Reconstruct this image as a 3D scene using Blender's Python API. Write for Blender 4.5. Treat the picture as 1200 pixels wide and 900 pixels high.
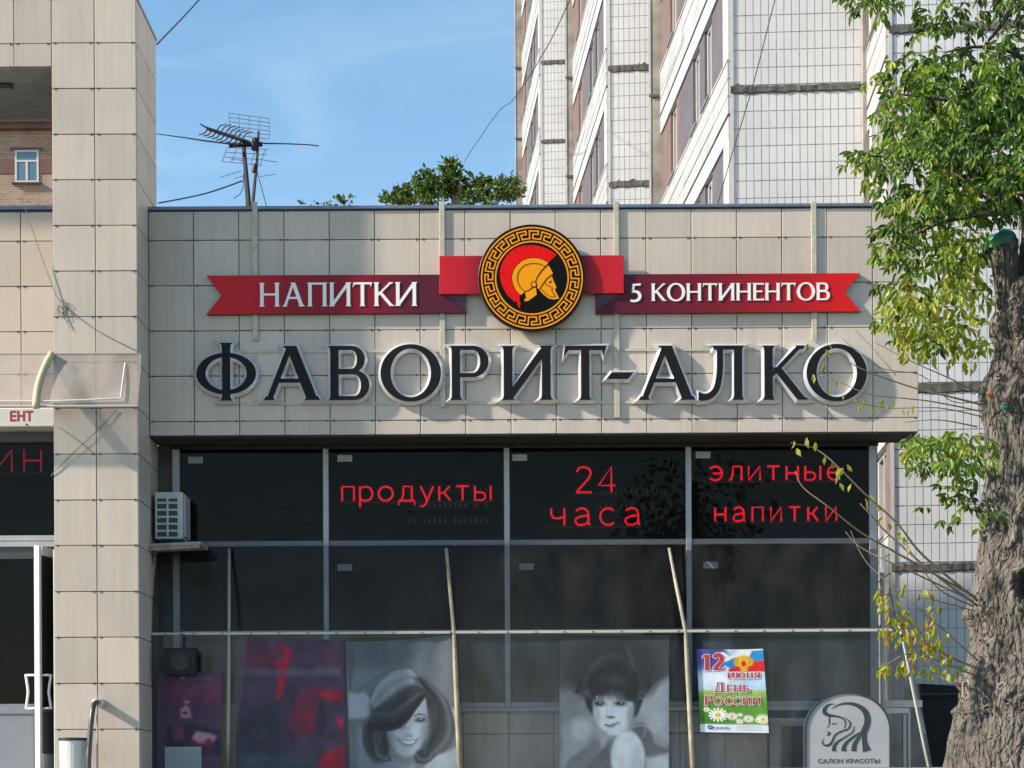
import bpy, math, random
import numpy as np
from mathutils import Vector, Matrix
from mathutils.geometry import delaunay_2d_cdt

random.seed(7)
for o in list(bpy.data.objects):
    bpy.data.objects.remove(o, do_unlink=True)
S = bpy.context.scene
C = S.collection

# ------------------------------------------------------------ camera
FPX, DIST, ROLL, SHIFT = 2400.0, 27.17, 0.0052, 480.0
CX, EYE = 4.785, 1.65
Z0 = 9.007                      # height of the first tile joint of the shop front above the street
cam_d = bpy.data.cameras.new('camera')
cam = bpy.data.objects.new('camera', cam_d); C.objects.link(cam)
cam.location = (CX, -DIST, EYE)
cam.matrix_world = Matrix.Translation((CX, -DIST, EYE)) @ Matrix.Rotation(math.pi/2, 4, 'X') @ Matrix.Rotation(-ROLL, 4, 'Z')
cam_d.sensor_width = 36; cam_d.lens = FPX/1200*36; cam_d.shift_y = SHIFT/1200
cam_d.clip_start = 0.3; cam_d.clip_end = 3000
S.camera = cam

# ------------------------------------------------------------ daylight
SUN = Vector((3.75, 1.0, -2.3)).normalized()       # direction in which the light travels
el = math.asin(-SUN.z)
S.world = bpy.data.worlds.new("World"); S.world.use_nodes = True
nt = S.world.node_tree; nt.nodes.clear()
sky = nt.nodes.new('ShaderNodeTexSky'); sky.sky_type = 'NISHITA'; sky.sun_disc = False
sky.sun_elevation = el
sky.sun_rotation = math.atan2(-SUN.x, -SUN.y)
sky.altitude = 200; sky.air_density = 1.05; sky.dust_density = 0.4; sky.ozone_density = 1.4
bg = nt.nodes.new('ShaderNodeBackground'); bg.inputs['Strength'].default_value = 0.125
out = nt.nodes.new('ShaderNodeOutputWorld')
# thin high cirrus drawn into the sky
tc = nt.nodes.new('ShaderNodeTexCoord'); mp = nt.nodes.new('ShaderNodeMapping'); mp.inputs['Scale'].default_value = (2.2, 2.2, 8)
nz = nt.nodes.new('ShaderNodeTexNoise'); nz.inputs['Scale'].default_value = 2.2; nz.inputs['Detail'].default_value = 8; nz.inputs['Distortion'].default_value = 1.2
rp = nt.nodes.new('ShaderNodeValToRGB'); rp.color_ramp.elements[0].position = .46; rp.color_ramp.elements[1].position = .80
rp.color_ramp.elements[0].color = (0, 0, 0, 1); rp.color_ramp.elements[1].color = (.15, .15, .15, 1)
mx = nt.nodes.new('ShaderNodeMixRGB'); mx.inputs['Color2'].default_value = (7.0, 7.4, 7.8, 1)
nt.links.new(tc.outputs['Generated'], mp.inputs['Vector']); nt.links.new(mp.outputs[0], nz.inputs['Vector'])
nt.links.new(nz.outputs['Fac'], rp.inputs[0]); nt.links.new(rp.outputs[0], mx.inputs['Fac'])
hsv = nt.nodes.new('ShaderNodeHueSaturation'); hsv.inputs['Hue'].default_value = .494; hsv.inputs['Saturation'].default_value = 1.12
nt.links.new(sky.outputs[0], hsv.inputs['Color']); nt.links.new(hsv.outputs[0], mx.inputs['Color1']); nt.links.new(mx.outputs[0], bg.inputs['Color'])
nt.links.new(bg.outputs[0], out.inputs[0])
sl = bpy.data.lights.new('sun', 'SUN'); sl.energy = 4.7; sl.angle = math.radians(1.8); sl.color = (1.0, .90, .76)
so = bpy.data.objects.new('sun', sl); C.objects.link(so)
so.rotation_euler = SUN.to_track_quat('-Z', 'Y').to_euler()
S.view_settings.view_transform = 'Standard'; S.view_settings.look = 'None'
S.view_settings.exposure = 0.80; S.view_settings.gamma = 1
try: S.cycles.max_bounces = 8; S.cycles.transparent_max_bounces = 16
except Exception: pass

# ------------------------------------------------------------ helpers
def W(px, py, Y=0.0):
    """point on the vertical plane y = Y behind pixel (px, py) of the 1200 x 900 photograph"""
    a = px-600; b = 450+SHIFT-py
    c, s = math.cos(ROLL), math.sin(ROLL)
    u = c*a+s*b; v = -s*a+c*b
    d = Y+DIST
    return Vector((CX+u/FPX*d, Y, EYE+v/FPX*d))
def WD(px, py, D): return W(px, py, D-DIST)

MATS = {}
def mat(name, col, rough=.6, metal=0, noise=0, nscale=8, bump=0, bscale=40, spec=.5, col2=None, coat=0, emit=None, estr=0, detail=6, stretch=None, dist=.005):
    if name in MATS: return MATS[name]
    m = bpy.data.materials.new(name); m.use_nodes = True; MATS[name] = m
    n = m.node_tree; b = n.nodes['Principled BSDF']
    b.inputs['Base Color'].default_value = (*col, 1); b.inputs['Roughness'].default_value = rough
    b.inputs['Metallic'].default_value = metal; b.inputs['Specular IOR Level'].default_value = spec
    b.inputs['Coat Weight'].default_value = coat
    if emit: b.inputs['Emission Color'].default_value = (*emit, 1); b.inputs['Emission Strength'].default_value = estr
    co = n.nodes.new('ShaderNodeTexCoord')
    mpn = n.nodes.new('ShaderNodeMapping'); n.links.new(co.outputs['Object'], mpn.inputs[0])
    if stretch: mpn.inputs['Scale'].default_value = stretch
    if noise or col2:
        t = n.nodes.new('ShaderNodeTexNoise'); t.inputs['Scale'].default_value = nscale; t.inputs['Detail'].default_value = detail
        n.links.new(mpn.outputs[0], t.inputs['Vector'])
        r = n.nodes.new('ShaderNodeMapRange'); r.inputs[1].default_value = .3; r.inputs[2].default_value = .7
        n.links.new(t.outputs['Fac'], r.inputs[0])
        x = n.nodes.new('ShaderNodeMixRGB'); n.links.new(r.outputs[0], x.inputs[0])
        if not col2: col2 = tuple(min(1, c*(1-noise)) for c in col); c1 = tuple(min(1, c*(1+noise)) for c in col)
        else: c1 = col
        x.inputs[1].default_value = (*c1, 1); x.inputs[2].default_value = (*col2, 1)
        n.links.new(x.outputs[0], b.inputs['Base Color'])
    if bump:
        t = n.nodes.new('ShaderNodeTexNoise'); t.inputs['Scale'].default_value = bscale; t.inputs['Detail'].default_value = 5
        n.links.new(mpn.outputs[0], t.inputs['Vector'])
        bp = n.nodes.new('ShaderNodeBump'); bp.inputs['Strength'].default_value = bump; bp.inputs['Distance'].default_value = dist
        n.links.new(t.outputs['Fac'], bp.inputs['Height']); n.links.new(bp.outputs[0], b.inputs['Normal'])
    return m

def tile_mat(name, col, var=.06, streak=.05, rough=.45):
    """stone tile: tone differs from tile to tile (object random), fine grain, faint rain streaks"""
    m = bpy.data.materials.new(name); m.use_nodes = True; MATS[name] = m
    n = m.node_tree; b = n.nodes['Principled BSDF']; b.inputs['Roughness'].default_value = rough
    oi = n.nodes.new('ShaderNodeObjectInfo'); ge = n.nodes.new('ShaderNodeNewGeometry')
    g1 = n.nodes.new('ShaderNodeTexNoise'); g1.inputs['Scale'].default_value = 55; g1.inputs['Detail'].default_value = 4
    g2 = n.nodes.new('ShaderNodeTexNoise'); g2.inputs['Scale'].default_value = 1.4; g2.inputs['Detail'].default_value = 5
    mp_ = n.nodes.new('ShaderNodeMapping'); mp_.inputs['Scale'].default_value = (9, 9, .5)
    g3 = n.nodes.new('ShaderNodeTexNoise'); g3.inputs['Scale'].default_value = 1.6; g3.inputs['Detail'].default_value = 4
    n.links.new(ge.outputs['Position'], g1.inputs['Vector']); n.links.new(ge.outputs['Position'], g2.inputs['Vector'])
    n.links.new(ge.outputs['Position'], mp_.inputs[0]); n.links.new(mp_.outputs[0], g3.inputs['Vector'])
    def M(op, a, b_):
        q = n.nodes.new('ShaderNodeMath'); q.operation = op
        for i, v in enumerate((a, b_)):
            if isinstance(v, (int, float)): q.inputs[i].default_value = v
            else: n.links.new(v, q.inputs[i])
        return q.outputs[0]
    t = M('MULTIPLY', M('SUBTRACT', oi.outputs['Random'], .5), var*2)
    t = M('ADD', t, M('MULTIPLY', M('SUBTRACT', g1.outputs['Fac'], .5), .22))
    t = M('ADD', t, M('MULTIPLY', M('SUBTRACT', g2.outputs['Fac'], .5), .22))
    t = M('ADD', t, M('MULTIPLY', M('SUBTRACT', g3.outputs['Fac'], .5), streak*2))
    t = M('ADD', t, 1)
    v = n.nodes.new('ShaderNodeVectorMath'); v.operation = 'SCALE'; v.inputs[0].default_value = col
    n.links.new(t, v.inputs['Scale']); n.links.new(v.outputs[0], b.inputs['Base Color'])
    bp = n.nodes.new('ShaderNodeBump'); bp.inputs['Strength'].default_value = .15; bp.inputs['Distance'].default_value = .002
    n.links.new(g1.outputs['Fac'], bp.inputs['Height']); n.links.new(bp.outputs[0], b.inputs['Normal'])
    return m

def clear_mat(name, gloss, tint, trans, rough=.03, milk=0, milkcol=(.6, .6, .6), bump=0, ior=1.45, dirt=0):
    """glass or clear plastic sheet: fresnel mirror over a see-through layer, optionally milky"""
    m = bpy.data.materials.new(name); m.use_nodes = True; MATS[name] = m
    n = m.node_tree; n.nodes.clear()
    o = n.nodes.new('ShaderNodeOutputMaterial'); tr = n.nodes.new('ShaderNodeBsdfTransparent'); tr.inputs[0].default_value = (*tint, 1)
    gl = n.nodes.new('ShaderNodeBsdfGlossy'); gl.inputs['Roughness'].default_value = rough; gl.inputs[0].default_value = (gloss, gloss*.92, gloss*.85, 1)
    fr = n.nodes.new('ShaderNodeFresnel'); fr.inputs[0].default_value = ior
    base = tr.outputs[0]
    if milk:
        df = n.nodes.new('ShaderNodeBsdfDiffuse'); df.inputs[0].default_value = (*milkcol, 1)
        mm = n.nodes.new('ShaderNodeMixShader'); mm.inputs[0].default_value = milk
        n.links.new(tr.outputs[0], mm.inputs[1]); n.links.new(df.outputs[0], mm.inputs[2]); base = mm.outputs[0]
        if dirt:
            co = n.nodes.new('ShaderNodeTexCoord'); mpp = n.nodes.new('ShaderNodeMapping'); mpp.inputs['Scale'].default_value = (1.2, 1.2, .45)
            nn = n.nodes.new('ShaderNodeTexNoise'); nn.inputs['Scale'].default_value = 2.2; nn.inputs['Detail'].default_value = 7
            r = n.nodes.new('ShaderNodeMapRange'); r.inputs[1].default_value = .35; r.inputs[2].default_value = .75
            r.inputs[3].default_value = milk*.4; r.inputs[4].default_value = milk+dirt
            n.links.new(co.outputs['Object'], mpp.inputs[0]); n.links.new(mpp.outputs[0], nn.inputs['Vector'])
            n.links.new(nn.outputs['Fac'], r.inputs[0]); n.links.new(r.outputs[0], mm.inputs[0])
    mx_ = n.nodes.new('ShaderNodeMixShader'); n.links.new(fr.outputs[0], mx_.inputs[0])
    n.links.new(base, mx_.inputs[1]); n.links.new(gl.outputs[0], mx_.inputs[2]); n.links.new(mx_.outputs[0], o.inputs[0])
    if bump:
        co = n.nodes.new('ShaderNodeTexCoord'); nn = n.nodes.new('ShaderNodeTexNoise'); nn.inputs['Scale'].default_value = .8; nn.inputs['Detail'].default_value = 2
        bp = n.nodes.new('ShaderNodeBump'); bp.inputs['Strength'].default_value = bump; bp.inputs['Distance'].default_value = .05
        n.links.new(co.outputs['Object'], nn.inputs['Vector']); n.links.new(nn.outputs['Fac'], bp.inputs['Height'])
        n.links.new(bp.outputs[0], gl.inputs['Normal']); n.links.new(bp.outputs[0], fr.inputs['Normal'])
    return m

def vcol_mat(name, rough=.5, sat=1):
    m = bpy.data.materials.new(name); m.use_nodes = True
    n = m.node_tree; b = n.nodes['Principled BSDF']; b.inputs['Roughness'].default_value = rough
    a = n.nodes.new('ShaderNodeAttribute'); a.attribute_name = 'print'
    n.links.new(a.outputs['Color'], b.inputs['Base Color'])
    return m

class MB:
    """collects shapes, builds ONE mesh object"""
    def __init__(s): s.v = []; s.f = []; s.m = []
    def add(s, vs, fs, mi=0):
        k = len(s.v); s.v += [tuple(v) for v in vs]
        s.f += [tuple(i+k for i in f) for f in fs]; s.m += [mi]*len(fs); return s
    def box(s, x0, x1, y0, y1, z0, z1, mi=0):
        return s.add([(x0,y0,z0),(x1,y0,z0),(x1,y1,z0),(x0,y1,z0),(x0,y0,z1),(x1,y0,z1),(x1,y1,z1),(x0,y1,z1)],
                     [(0,3,2,1),(4,5,6,7),(0,1,5,4),(1,2,6,5),(2,3,7,6),(3,0,4,7)], mi)
    def hexa(s, p, mi=0):   # 8 points: bottom loop 4, top loop 4
        return s.add(p, [(0,3,2,1),(4,5,6,7),(0,1,5,4),(1,2,6,5),(2,3,7,6),(3,0,4,7)], mi)
    def quad(s, a, b, c, d, mi=0): return s.add([a,b,c,d], [(0,1,2,3)], mi)
    def tube(s, pts, r, n=8, mi=0, cap=True):
        pts = [Vector(p) for p in pts]; rs = r if isinstance(r, (list, tuple)) else [r]*len(pts)
        k = len(s.v); prev = None
        for i, p in enumerate(pts):
            t = (pts[min(i+1, len(pts)-1)]-pts[max(i-1, 0)]).normalized()
            if prev is None: a = t.orthogonal().normalized()
            else:
                a = prev-t*prev.dot(t); a = a.normalized() if a.length > 1e-6 else t.orthogonal().normalized()
            prev = a; b = t.cross(a)
            for j in range(n):
                w = 2*math.pi*j/n; s.v.append(tuple(p+(a*math.cos(w)+b*math.sin(w))*rs[i]))
        for i in range(len(pts)-1):
            for j in range(n):
                s.f.append((k+i*n+j, k+i*n+(j+1)%n, k+(i+1)*n+(j+1)%n, k+(i+1)*n+j)); s.m.append(mi)
        if cap:
            s.f.append(tuple(k+j for j in range(n))[::-1]); s.m.append(mi)
            s.f.append(tuple(k+(len(pts)-1)*n+j for j in range(n))); s.m.append(mi)
        return s
    def prism(s, poly, y0, y1, mi=0):   # poly of (x, z), convex or simple
        n = len(poly); vs = [(x, y0, z) for x, z in poly]+[(x, y1, z) for x, z in poly]
        a = sum(poly[i][0]*poly[(i+1)%n][1]-poly[(i+1)%n][0]*poly[i][1] for i in range(n))
        f0 = tuple(range(n)); f1 = tuple(range(2*n-1, n-1, -1))
        sd = [(i, n+i, n+(i+1)%n, (i+1)%n) for i in range(n)]
        if a < 0: f0 = f0[::-1]; f1 = f1[::-1]; sd = [q[::-1] for q in sd]
        return s.add(vs, [f0, f1]+sd, mi)
    def ball(s, c, r, n=8, mi=0):
        c = Vector(c); rr = r if isinstance(r, (tuple, list)) else (r, r, r)
        vs = [c+Vector((0,0,-rr[2]))]; m_ = n//2
        for i in range(1, m_):
            ph = -math.pi/2+math.pi*i/m_
            for j in range(n):
                w = 2*math.pi*j/n; vs.append(c+Vector((rr[0]*math.cos(ph)*math.cos(w), rr[1]*math.cos(ph)*math.sin(w), rr[2]*math.sin(ph))))
        vs.append(c+Vector((0,0,rr[2]))); fs = []
        for j in range(n): fs.append((0, 1+(j+1)%n, 1+j))
        for i in range(m_-2):
            for j in range(n): a = 1+i*n; fs.append((a+j, a+(j+1)%n, a+n+(j+1)%n, a+n+j))
        a = 1+(m_-2)*n; t = len(vs)-1
        for j in range(n): fs.append((a+j, a+(j+1)%n, t))
        return s.add(vs, fs, mi)
    def mesh(s, name, mats, smooth=False):
        me = bpy.data.meshes.new(name); me.from_pydata(s.v, [], s.f)
        if not isinstance(mats, (list, tuple)): mats = [mats]
        for m in mats: me.materials.append(m)
        if len(mats) > 1: me.polygons.foreach_set('material_index', s.m)
        if smooth: me.polygons.foreach_set('use_smooth', [True]*len(s.f))
        me.update(); return me
    def build(s, name, mats, parent=None, smooth=False, **k):
        return link(name, s.mesh(name, mats, smooth), parent, **k)

def link(name, me, parent=None, loc=None, label=None, cat=None, group=None, kind=None):
    o = bpy.data.objects.new(name, me); C.objects.link(o)
    if loc is not None: o.location = loc
    if parent is not None:
        o.parent = parent
        if loc is None: o.matrix_parent_inverse = world_of(parent).inverted()
    tag(o, label, cat, group, kind); return o
def world_of(o):
    m = Matrix.LocRotScale(o.location, o.rotation_euler, o.scale)
    if o.parent: m = world_of(o.parent) @ o.matrix_parent_inverse @ m
    return m
def tag(o, label=None, cat=None, group=None, kind=None):
    for k, v in (('label', label), ('category', cat), ('group', group), ('kind', kind)):
        if v: o[k] = v
def thing(name, label, cat, loc=(0,0,0), group=None):
    o = bpy.data.objects.new(name, None); C.objects.link(o); o.location = loc; o.empty_display_size = .2
    tag(o, label, cat, group); return o
def bevel(o, w=.004, seg=1):
    m = o.modifiers.new('bevel', 'BEVEL'); m.width = w; m.segments = seg; m.limit_method = 'ANGLE'
    return o

# ---- 2D shapes painted on top of each other ('+' adds, '-' cuts), then meshed as one outline
def flat(ops):
    pts = []; fcs = []
    for sg, pl in ops:
        if sum(pl[i][0]*pl[(i+1)%len(pl)][1]-pl[(i+1)%len(pl)][0]*pl[i][1] for i in range(len(pl))) < 0: pl = pl[::-1]
        k = len(pts); pts += [Vector((float(x), float(y))) for x, y in pl]; fcs.append(list(range(k, k+len(pl))))
    vo, eo, fo, _, _, fi = delaunay_2d_cdt(pts, [], fcs, 0, 1e-7)
    keep = [f for f, src in zip(fo, fi) if src and ops[max(src)][0] == '+']
    return [tuple(v) for v in vo], [tuple(f) for f in keep]
def rim(vs, fs):
    ed = set()
    for f in fs:
        for i in range(len(f)): ed.add((f[i], f[(i+1)%len(f)]))
    nx = {}
    for a, b in ed:
        if (b, a) not in ed: nx.setdefault(a, []).append(b)
    loops = []
    while nx:
        a = next(iter(nx)); lp = [a]; cur = nx[a].pop()
        if not nx[a]: del nx[a]
        while cur != lp[0] and cur in nx:
            lp.append(cur); c2 = nx[cur].pop()
            if not nx[cur]: del nx[cur]
            cur = c2
        loops.append(lp)
    return loops
def offset_loop(vs, lp, d, lim=2.2):
    out_ = []; n = len(lp)
    for i in range(n):
        p = Vector(vs[lp[i-1]]); q = Vector(vs[lp[i]]); r = Vector(vs[lp[(i+1)%n]])
        a = (q-p); b = (r-q)
        if a.length < 1e-7 or b.length < 1e-7: out_.append(q); continue
        a.normalize(); b.normalize()
        na = Vector((a.y, -a.x)); nb = Vector((b.y, -b.x)); m = na+nb
        if m.length < 1e-4: out_.append(q+na*d); continue
        m.normalize(); k = min(lim, 1/max(.05, m.dot(na))); out_.append(q+m*d*k)
    return out_
def slab(ops, y0, y1, mb=None, mi=0, ms=None, chamfer=0, cy=None, back=False):
    """front face at y0; sides run back to y1, optionally over a sloping rim of width chamfer ending at cy"""
    mb = mb or MB(); vs, fs = flat(ops); ms = mi if ms is None else ms
    mb.add([(x, y0, z) for x, z in vs], fs, mi)
    for lp in rim(vs, fs):
        n = len(lp); P0 = [(vs[i][0], y0, vs[i][1]) for i in lp]
        if chamfer:
            of = offset_loop(vs, lp, chamfer); P1 = [(p.x, cy, p.y) for p in of]; P2 = [(p.x, y1, p.y) for p in of]
            mb.add(P0+P1+P2, [(i, n+i, n+(i+1)%n, (i+1)%n)[::1] for i in range(n)]+[(n+i, 2*n+i, 2*n+(i+1)%n, n+(i+1)%n) for i in range(n)], ms)
        elif y1 is not None:
            P1 = [(x, y1, z) for x, _, z in P0]
            mb.add(P0+P1, [(i, n+i, n+(i+1)%n, (i+1)%n) for i in range(n)], ms)
    return mb
def circ(cx, cy, r, n=48, ry=None, a0=0, a1=360):
    ry = r if ry is None else ry; full = abs(a1-a0) >= 360
    return [(cx+r*math.cos(math.radians(a0+(a1-a0)*i/(n if full else n-1))), cy+ry*math.sin(math.radians(a0+(a1-a0)*i/(n if full else n-1)))) for i in range(n)]
def stroke(pts, w, closed=False):
    """list of quads + joints covering a polyline; w may be a list"""
    ops = []; n = len(pts); ws = w if isinstance(w, (list, tuple)) else [w]*n
    L, R_ = [], []
    for i in range(n):
        p = Vector(pts[max(i-1, 0)]); q = Vector(pts[i]); r = Vector(pts[min(i+1, n-1)])
        a = (q-p).normalized() if (q-p).length > 1e-9 else (r-q).normalized(); b = (r-q).normalized() if (r-q).length > 1e-9 else a
        m = (Vector((-a.y, a.x))+Vector((-b.y, b.x)))
        if m.length < .05: m = Vector((-a.y, a.x))
        m.normalize(); k = min(1.6, 1/max(.3, m.dot(Vector((-a.y, a.x)))))
        L.append(tuple(q+m*ws[i]/2*k)); R_.append(tuple(q-m*ws[i]/2*k))
    for i in range(n-1): ops.append(('+', [L[i], L[i+1], R_[i+1], R_[i]]))
    return ops
def smooth_path(pts, n=6):
    """Catmull-Rom"""
    out_ = []; P = [pts[0]]+list(pts)+[pts[-1]]
    for i in range(1, len(P)-2):
        for j in range(n):
            t = j/n; a = []
            for k in range(len(pts[0])):
                p0, p1, p2, p3 = P[i-1][k], P[i][k], P[i+1][k], P[i+2][k]
                a.append(.5*(2*p1+(p2-p0)*t+(2*p0-5*p1+4*p2-p3)*t*t+(3*p1-p0-3*p2+p3)*t**3))
            out_.append(tuple(a))
    out_.append(tuple(pts[-1])); return out_

# ---- roman capitals drawn as outlines: cap height 1, stem w, thin stroke t, serif s
def glyph(ch, w=.15, t=.08, s=.07):
    h = .07
    def st(x, y0=0, y1=1, top=1, bot=1):          # stem centred on x, flared ends
        a, b = x-w/2, x+w/2; L = [(a, y0)]; o = [('+', [(a, y0), (b, y0), (b, y1), (a, y1)])]
        if bot: o.append(('+', [(a-s, y0), (b+s, y0), (b+s*.25, y0+h*.45), (b, y0+h*1.4), (a, y0+h*1.4), (a-s*.25, y0+h*.45)]))
        if top: o.append(('+', [(a-s, y1), (a-s*.25, y1-h*.45), (a, y1-h*1.4), (b, y1-h*1.4), (b+s*.25, y1-h*.45), (b+s, y1)]))
        return o
    def bar(x0, x1, y, th=None): th = th or t; return [('+', [(x0, y-th/2), (x1, y-th/2), (x1, y+th/2), (x0, y+th/2)])]
    def dg(x0, y0, x1, y1, ww): return [('+', [(x0-ww/2, y0), (x0+ww/2, y0), (x1+ww/2, y1), (x1-ww/2, y1)])]
    def ft(x, y, ww, up=0):                        # serif foot of a diagonal
        hh = h if not up else -h
        return [('+', [(x-ww/2-s, y), (x+ww/2+s, y), (x+ww/2, y+hh), (x-ww/2, y+hh)])]
    def ring(cx, cy, rx, ry, tx, ty): return [('+', circ(cx, cy, rx, 48, ry)), ('-', circ(cx, cy, rx-tx, 48, ry-ty))]
    def bowl(x, y0, y1, xr, tx):                   # D-shaped bowl to the right of x
        cy = (y0+y1)/2; ry = (y1-y0)/2; r1 = min(ry, xr-x)
        o = [(x, y0), (xr-r1, y0)]+circ(xr-r1, cy, r1, 20, ry, -90, 90)+[(xr-r1, y1), (x, y1)]
        ri = r1-tx*.75; i_ = [(x, y0+t), (xr-r1, y0+t)]+circ(xr-r1, cy, r1-tx, 20, ry-t, -90, 90)+[(xr-r1, y1-t), (x, y1-t)]
        return [('+', o), ('-', i_)]
    x1 = s+w/2
    if ch == 'Н': W_ = .86; g = bar(x1, W_-x1, .51)+st(x1)+st(W_-x1)
    elif ch == 'П': W_ = .84; g = bar(x1, W_-x1, 1-t/2)+st(x1)+st(W_-x1)
    elif ch == 'И': W_ = .92; g = dg(x1-w*.1, .0, W_-x1+w*.1, 1, w*1.0)+st(x1)+st(W_-x1)
    elif ch == 'Т':
        W_ = .8; c = W_/2; th = max(t, .085)
        g = [('+', [(.03, 1), (W_-.0, 1), (W_-.06, 1-th*2.3), (W_-.09, 1-th), (.09, 1-th), (0, 1-th*2.6)])]+st(c, 0, 1, 0, 1)
    elif ch == 'К':
        W_ = .82; g = dg(x1+.04, .44, W_-w*.75, 1, w*.75)+ft(W_-w*.75, 1, w*.6, 1)+dg(x1+w*.9, .60, W_-w*.55, 0, w*1.1)
        g += [('+', [(W_-w*1.1, 0), (W_+.05, 0), (W_-w*.2, h*.8)])]+st(x1)
    elif ch == 'Е': W_ = .62; g = bar(x1, W_-.02, 1-t/2)+bar(x1, W_-.08, .52)+bar(x1, W_, t/2)+[('+', [(W_-.05, 1), (W_, 1), (W_-.02, .84), (W_-.06, 1-t)]), ('+', [(W_-.06, t), (W_-.01, .17), (W_+.02, 0), (W_-.05, 0)])]+st(x1)
    elif ch == 'О': W_ = 1.0; g = ring(.5, .5, .5, .53, w*1.08, t*1.05)
    elif ch == 'С': W_ = .8; g = ring(.5, .5, .5, .53, w*1.05, t*1.05)+[('-', [(.72, .22), (1.1, .22), (1.1, .8), (.72, .8)])]+[('+', [(.7, .8), (.76, .78), (.8, .93), (.72, .98)])]
    elif ch == 'А': W_ = 1.0; g = dg(.15, 0, .5-w*.1, 1, t*1.25)+dg(W_-.17, 0, .5-w*.02, 1, w*1.1)+bar(.26, .74, .36, t)+ft(.15, 0, t*1.2)+ft(W_-.17, 0, w*1.05)+[('+', [(.36, 1), (.5+w*.5, 1), (.5, .93), (.44, .93)])]
    elif ch == 'Л':
        W_ = .86; g = st(W_-x1)+bar(.28, W_-x1, 1-t/2)
        pth = smooth_path([(.40, 1), (.40, .55), (.34, .22), (.2, .07), (.02, .05)], 6)
        g += stroke(pth, [w*.75]*(len(pth)-8)+[w*.75*(1+.03*i) for i in range(8)])+[('+', [(0, -.01), (.1, 0), (.06, .13), (0, .15)])]+[('+', [(.22, 1), (.42, 1), (.4, .9), (.36, .93)])]
    elif ch == 'Р': W_ = .72; g = bowl(x1, .42, 1, W_, w)+st(x1)
    elif ch == 'В': W_ = .76; g = bowl(x1, 0, .55, W_, w)+bowl(x1, .5, 1, W_-.08, w*.95)[:1]+[('-', [(p[0], p[1]) for p in bowl(x1, .5, 1, W_-.08, w*.95)[1][1]])]+st(x1)
    elif ch == 'Ь': W_ = .7; g = bowl(x1, 0, .56, W_, w)+st(x1)
    elif ch == 'Ф': W_ = 1.1; g = ring(.55, .49, .55, .385, w*1.12, t*1.05)+st(.55, -.01, 1.06)
    elif ch == 'Д':
        W_ = .96; g = bar(.02, W_-.02, t*.6, t*1.2)+[('+', [(.02, 0), (.02, -.2), (.12, 0)]), ('+', [(W_-.02, 0), (W_-.02, -.2), (W_-.12, 0)])]
        g += dg(.2, .05, .34, 1, t*1.1)+bar(.25, .8, 1-t/2)+[('+', [(.8-w, 0), (.8, 0), (.8, 1), (.8-w, 1)])]
    elif ch == 'Ю': W_ = 1.15; g = ring(.72, .5, .43, .53, w*1.05, t)+bar(x1, .4, .5)+st(x1)
    elif ch == 'Я': W_ = .74; g = [(a, [(W_-x, y) for x, y in p]) for a, p in bowl(x1, .46, 1, W_, w)]+dg(.12, 0, .42, .5, w)+ft(.12, 0, w*.7)+[(a, [(W_-x, y) for x, y in p]) for a, p in st(x1)]
    elif ch == '-': W_ = .45; g = [('+', [(0, .385), (.36, .385), (.45, .51), (.09, .51)])]
    elif ch == '5':
        W_ = .6; p = smooth_path([(.02, .06), (.22, .02), (.42, .1), (.51, .29), (.44, .49), (.26, .57), (.1, .54)], 6)
        g = stroke(p, [t*1.1+(w-t)*math.sin(math.pi*i/(len(p)-1)) for i in range(len(p))])+[('+', [(.1, .5), (.1+t, .52), (.16+t, 1), (.12, 1)])]+[('+', [(.12, .93-t*.3), (.54, .93-t*.3), (.56, 1.02), (.12, 1.0)])]
    elif ch == '1': W_ = .5; g = st(.28, 0, 1, 0, 1)+[('+', [(.28-w/2, 1), (.28-w/2, .82), (0, .8), (0, .86)])]
    elif ch == '2':
        W_ = .66; p = smooth_path([(.08, .8), (.2, .95), (.38, .95), (.49, .78), (.44, .55), (.26, .3), (.1, .1)], 6)
        g = stroke(p, w)+[('+', [(.0, 0), (.62, 0), (.66, .25), (.6, .13), (.05, .13)])]
    else: W_ = .4; g = []
    return W_, g
def word_ops(text, x0, x1, zb, zt, w=.15, t=.08, s=.07, gap=.1, smallcaps=False, slant=0):
    """lay a word into the rectangle x0..x1, zb..zt (metres); returns a list of op lists, one per letter"""
    cur = 0; L = []
    for i, ch in enumerate(text):
        if ch == ' ': cur += .38; continue
        W_, g = glyph(ch, w, t, s); k = .78 if (smallcaps and i > 0) else 1
        L.append((cur, k, g)); cur += W_*k+gap
    tot = cur-gap; sx = (x1-x0)/tot; sz = zt-zb
    return [[(a, [(x0+(c+x*k)*sx+slant*y*sz, zb+y*k*sz) for x, y in p]) for a, p in g] for c, k, g in L]

def text_mesh(txt, size, m, parent, name, loc, bold=0, width=None, mirror=False, raw=False, depth=.002, label=None, cat=None, height=None, **k):
    cu = bpy.data.curves.new(name, 'FONT'); cu.body = txt; cu.size = size; cu.offset = bold; cu.extrude = depth; cu.resolution_u = 4
    tmp = bpy.data.objects.new('tmp', cu); C.objects.link(tmp); dg_ = bpy.context.evaluated_depsgraph_get(); dg_.update()
    me = bpy.data.meshes.new_from_object(tmp.evaluated_get(dg_)); bpy.data.objects.remove(tmp)
    co = np.zeros(len(me.vertices)*3); me.vertices.foreach_get('co', co); co = co.reshape(-1, 3)
    mn, mxx = co.min(0), co.max(0)
    sx = width/(mxx[0]-mn[0]) if width else 1; sy = height/(mxx[1]-mn[1]) if height else sx
    if raw: mn = mn*0; sx = sy = 1
    nw = np.stack([(co[:, 0]-mn[0])*sx, -co[:, 2], (co[:, 1]-mn[1])*sy], 1)
    me.vertices.foreach_set('co', nw.ravel()); me.materials.clear(); me.materials.append(m); me.update()
    me.name = name
    return me
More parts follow.
